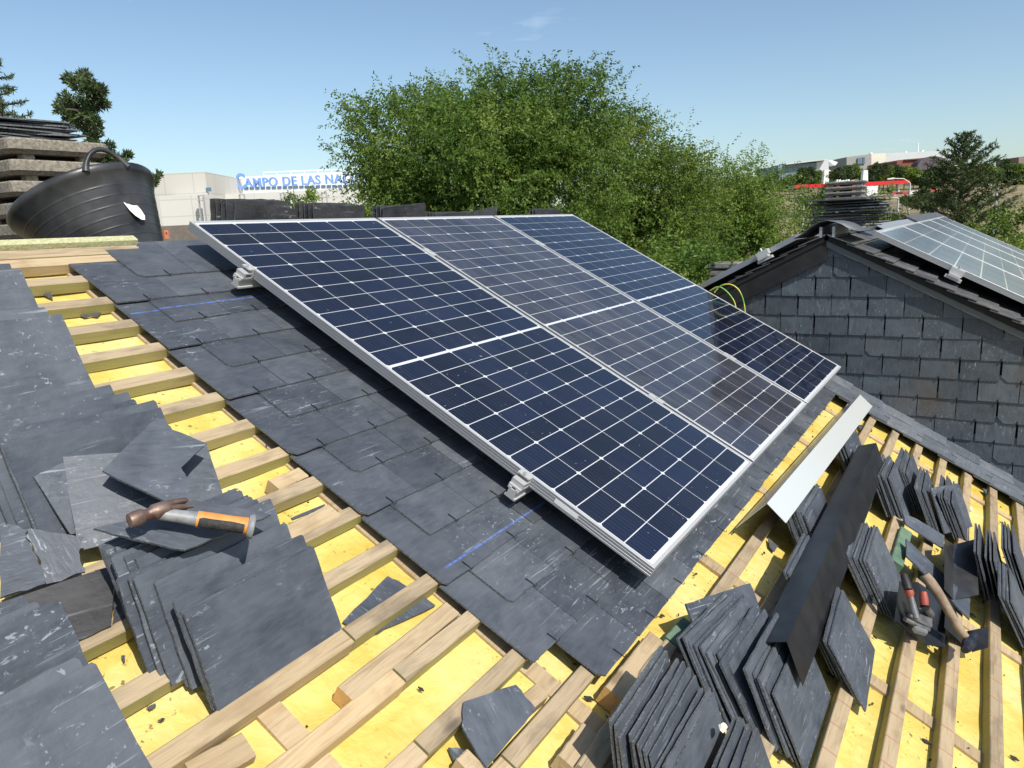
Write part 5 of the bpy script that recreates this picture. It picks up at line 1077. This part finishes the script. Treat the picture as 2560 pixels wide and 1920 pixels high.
    for k, (x, y, c, lab) in enumerate(((1085, 535, (.42, .05, .08), 'dark red van parked beyond the site fence'), (1240, 525, (.75, .75, .74), 'white van parked beside the small red canopy'), (870, 590, (.40, .03, .03), 'red car parked near the kiosk'), (1165, 540, (.45, .04, .04), 'narrow red bin wagon beside the white van'), (2100, 530, (.4, .04, .03), 'red car parked right of the white box'))):
        dd = 235; c0 = far(*z6(x, y + 22), dd); rt = empty('parked_vehicle', c0, lab, 'van' if 'van' in lab or 'wagon' in lab else 'car', 'vehicles at the filling station'); van = 'van' in lab; L2 = 2.2; h2 = 2.0 if van else 1.45; wdt = .9
        pr = [(-L2, .3), (L2, .3), (L2, .9), (L2 * .8, 1.0), (L2 * .5, h2), (-L2 * .92, h2), (-L2, 1.0)] if not van else [(-L2, .3), (L2, .3), (L2, 1.0), (L2 * .75, h2 * .95), (L2 * .6, h2), (-L2 * .96, h2), (-L2, h2 * .9)]
        if 'narrow' in lab: pr = [(p[0] * .35, p[1]) for p in pr]
        fr2 = lambda a, b_, c_: EH * a + NH * b_ + Vector((0, 0, c_)); q = MB(); q.prism(pr, -wdt, wdt, fr=lambda a, b_, c_: fr2(a, c_, b_)); q.build('body', mat('vehicle_paint', c, .3), rt)
        for sx in (-.62, .62): q = MB(); cx = sx * L2 * (.35 if 'narrow' in lab else 1); q.tube([fr2(cx, -wdt - .02, .33), fr2(cx, wdt + .02, .33)], .33, 12); q.build('wheel', mat('tyre', (.015, .015, .015), .8), rt)
        q = MB(); w_ = .3 if 'narrow' in lab else 1; q.prism([(-L2 * .5 * w_, h2 * .62), (L2 * .5 * w_, h2 * .62), (L2 * .42 * w_, h2 * .9), (-L2 * .5 * w_, h2 * .9)], -wdt - .01, wdt + .01, fr=lambda a, b_, c_: fr2(a, c_, b_)); q.build('window', mat('vehicle_glass', (.03, .035, .04), .1), rt)
    for x, y0, y1, dd, arm, lab in ((247, 545, 760, 45, 0, 'thin lamp post between the leafy trees left of the ribbed chimney'), (1197, 420, 640, 60, -1, 'curved arm lamp post right of the ribbed chimney'), (1974, 455, 830, 38, 0, 'lamp post just right of the dark spruce'), (1092, 560, 680, 60, 0, 'shorter thin post on the dry field')):
        T = far(*z6(x, y0), dd); gz = float(ground_h(np.array(T.x), np.array(T.y))); rt = empty('lamp_post', (T.x, T.y, gz), lab, 'lamp post', 'lamp posts on the slope'); top = T.z - gz
        q = MB(); q.tube([(0, 0, -.5), (0, 0, top * .6), (0, 0, top)], [.09, .08, .06], 7); q.build('pole', mat('grey_pole', (.42, .43, .44), .6), rt)
        q = MB(); a = EH * (-1.3 if arm else -.35); q.tube([(0, 0, top), Vector((a.x * .4, a.y * .4, top + (.35 if arm else .1))), Vector((a.x, a.y, top + (.4 if arm else .1)))], [.05, .045, .05], 6); q.tube([Vector((a.x, a.y, top + (.4 if arm else .1))), Vector((a.x * 1.4, a.y * 1.4, top + (.36 if arm else .08)))], [.09, .07], 6); q.build('lamp_head', mat('grey_lamp_head', (.5, .5, .5), .5), rt)
right_far()
def hill_trees():
    g = 'trees scattered on the far hill'; used = []
    spots = [(210, 400, 60, 60, 150), (300, 370, 60, 45, 170), (380, 350, 50, 40, 180), (120, 420, 50, 60, 150), (520, 350, 55, 45, 180), (600, 370, 60, 40, 170), (650, 320, 55, 60, 230), (740, 350, 60, 50, 200), (700, 300, 40, 50, 260), (840, 350, 60, 50, 200), (930, 350, 60, 50, 180), (1000, 320, 60, 50, 200), (1080, 310, 60, 45, 200), (1150, 330, 70, 55, 190), (1230, 340, 60, 50, 190), (1290, 390, 60, 50, 160), (1350, 420, 60, 50, 150), (1400, 370, 60, 60, 190), (1480, 340, 60, 60, 200), (1860, 300, 70, 45, 230), (1960, 330, 60, 40, 220), (2060, 300, 60, 40, 240), (2140, 290, 70, 45, 240), (2210, 320, 60, 50, 220), (2100, 380, 80, 40, 170), (2190, 420, 60, 40, 150), (1880, 390, 70, 45, 170), (1800, 340, 60, 50, 210), (1020, 480, 25, 25, 110), (1130, 570, 35, 30, 85), (960, 650, 40, 30, 60), (870, 630, 50, 40, 50)]
    spots += [(x, y, 46 + (x * 7) % 23, 34 + (x * 5) % 17, 285 + (x % 40)) for x, y in ((60, 430), (170, 440), (260, 420), (340, 410), (430, 390), (490, 400), (560, 390), (640, 390), (700, 385), (760, 390), (880, 380), (950, 385), (1040, 370), (1110, 365), (1190, 375), (1260, 400), (1440, 420), (1500, 400), (1540, 430), (1830, 430), (1920, 440), (1990, 390), (2040, 360), (2130, 350), (2200, 370), (2160, 460), (2060, 440), (1330, 350), (1420, 320), (1560, 330))]
    cols = [('dark', LFD), ('olive', LFB), ('mid green', LFA)]
    places = ['below the glass office', 'below the pale office', 'below the brick hall', 'left of the spruce', 'behind the spruce', 'on the right skyline', 'on the dry field', 'behind the left mast', 'behind the right mast']
    def kind_of(k, x, d):
        nm, m = cols[k % 3] if d > 120 else cols[1]
        where = 'below the glass office' if x < 480 else 'below the pale office' if x < 900 else 'below the brick hall' if x < 1300 else 'left of the spruce' if x < 1500 else 'behind the spruce' if x < 1990 else 'on the right skyline'
        return nm, m, where if d >= 120 else 'on the dry field'
    keys = [kind_of(k, sp[0], sp[4]) for k, sp in enumerate(spots)]
    rank = [sum(1 for j, s2 in enumerate(spots) if keys[j][0] == keys[k][0] and keys[j][2] == keys[k][2] and (s2[0], j) < (sp[0], k)) for k, sp in enumerate(spots)]
    for k, (x, y, rx, ry, d) in enumerate(spots):
        nm, m, where = keys[k]
        if d > 120: d = max(d, 272)
        c = far(*z6(x, y), d); a, h = rx * .2803 / F * d * 1.05, ry * .2803 / F * d * .85; gz = float(ground_h(np.array(c.x), np.array(c.y)))
        n_ = rank[k]
        root = empty('hill_tree', (c.x, c.y, min(gz, c.z - h * 1.2)), ORD[n_] + ' ' + nm + ' rounded tree ' + where + ', counting from the left', 'tree', g)
        iv = np.array(root.location); n = 1000; q = unit(rng.normal(0, 1, (n, 3))); rr = rng.uniform(.35, 1, n) ** .5 * (1 + .2 * np.sin(4 * q[:, 0] + k) * np.cos(5 * q[:, 2] + k)); loc = q * rr[:, None]
        p = np.array(c) + loc[:, 0:1] * a * np.array(EH) + loc[:, 1:2] * a * np.array(NH) + loc[:, 2:3] * h * np.array((0, 0, 1.)); leaves(p - iv, unit(q + rng.normal(0, .7, (n, 3))), a * .26, m, 'crown', root, None, .8)
        b = MB(); b.tube([Vector((0, 0, -.5)), Vector((0, 0, (c.z - h * .2) - root.location.z))], [a * .07, a * .05], 6); b.build('trunk', BARK, root)
    for k, (x, y0, y1, d, w) in enumerate(((900, 245, 350, 260, 3.2), (970, 250, 350, 255, 3), (230, 300, 410, 180, 2), (300, 290, 400, 190, 2), (560, 290, 380, 220, 3), (640, 280, 380, 240, 3), (2048, 210, 300, 300, 3.5))):
        conifer('hill_conifer', z6(x, y0), z6(x, y1), d, w, NEED, ['pointed dark conifer before the cream wall of the pale office', 'pointed dark conifer just left of the brick hall', 'dark conifer before the glass office, left one', 'dark conifer before the glass office, right one', 'dark conifer between the two offices, left one', 'dark conifer between the two offices, right one', 'lone round headed conifer on the right skyline'][k], 36, 0, .9, 'conifers on the far hill', .1, 12, 3, .7)
hill_trees()
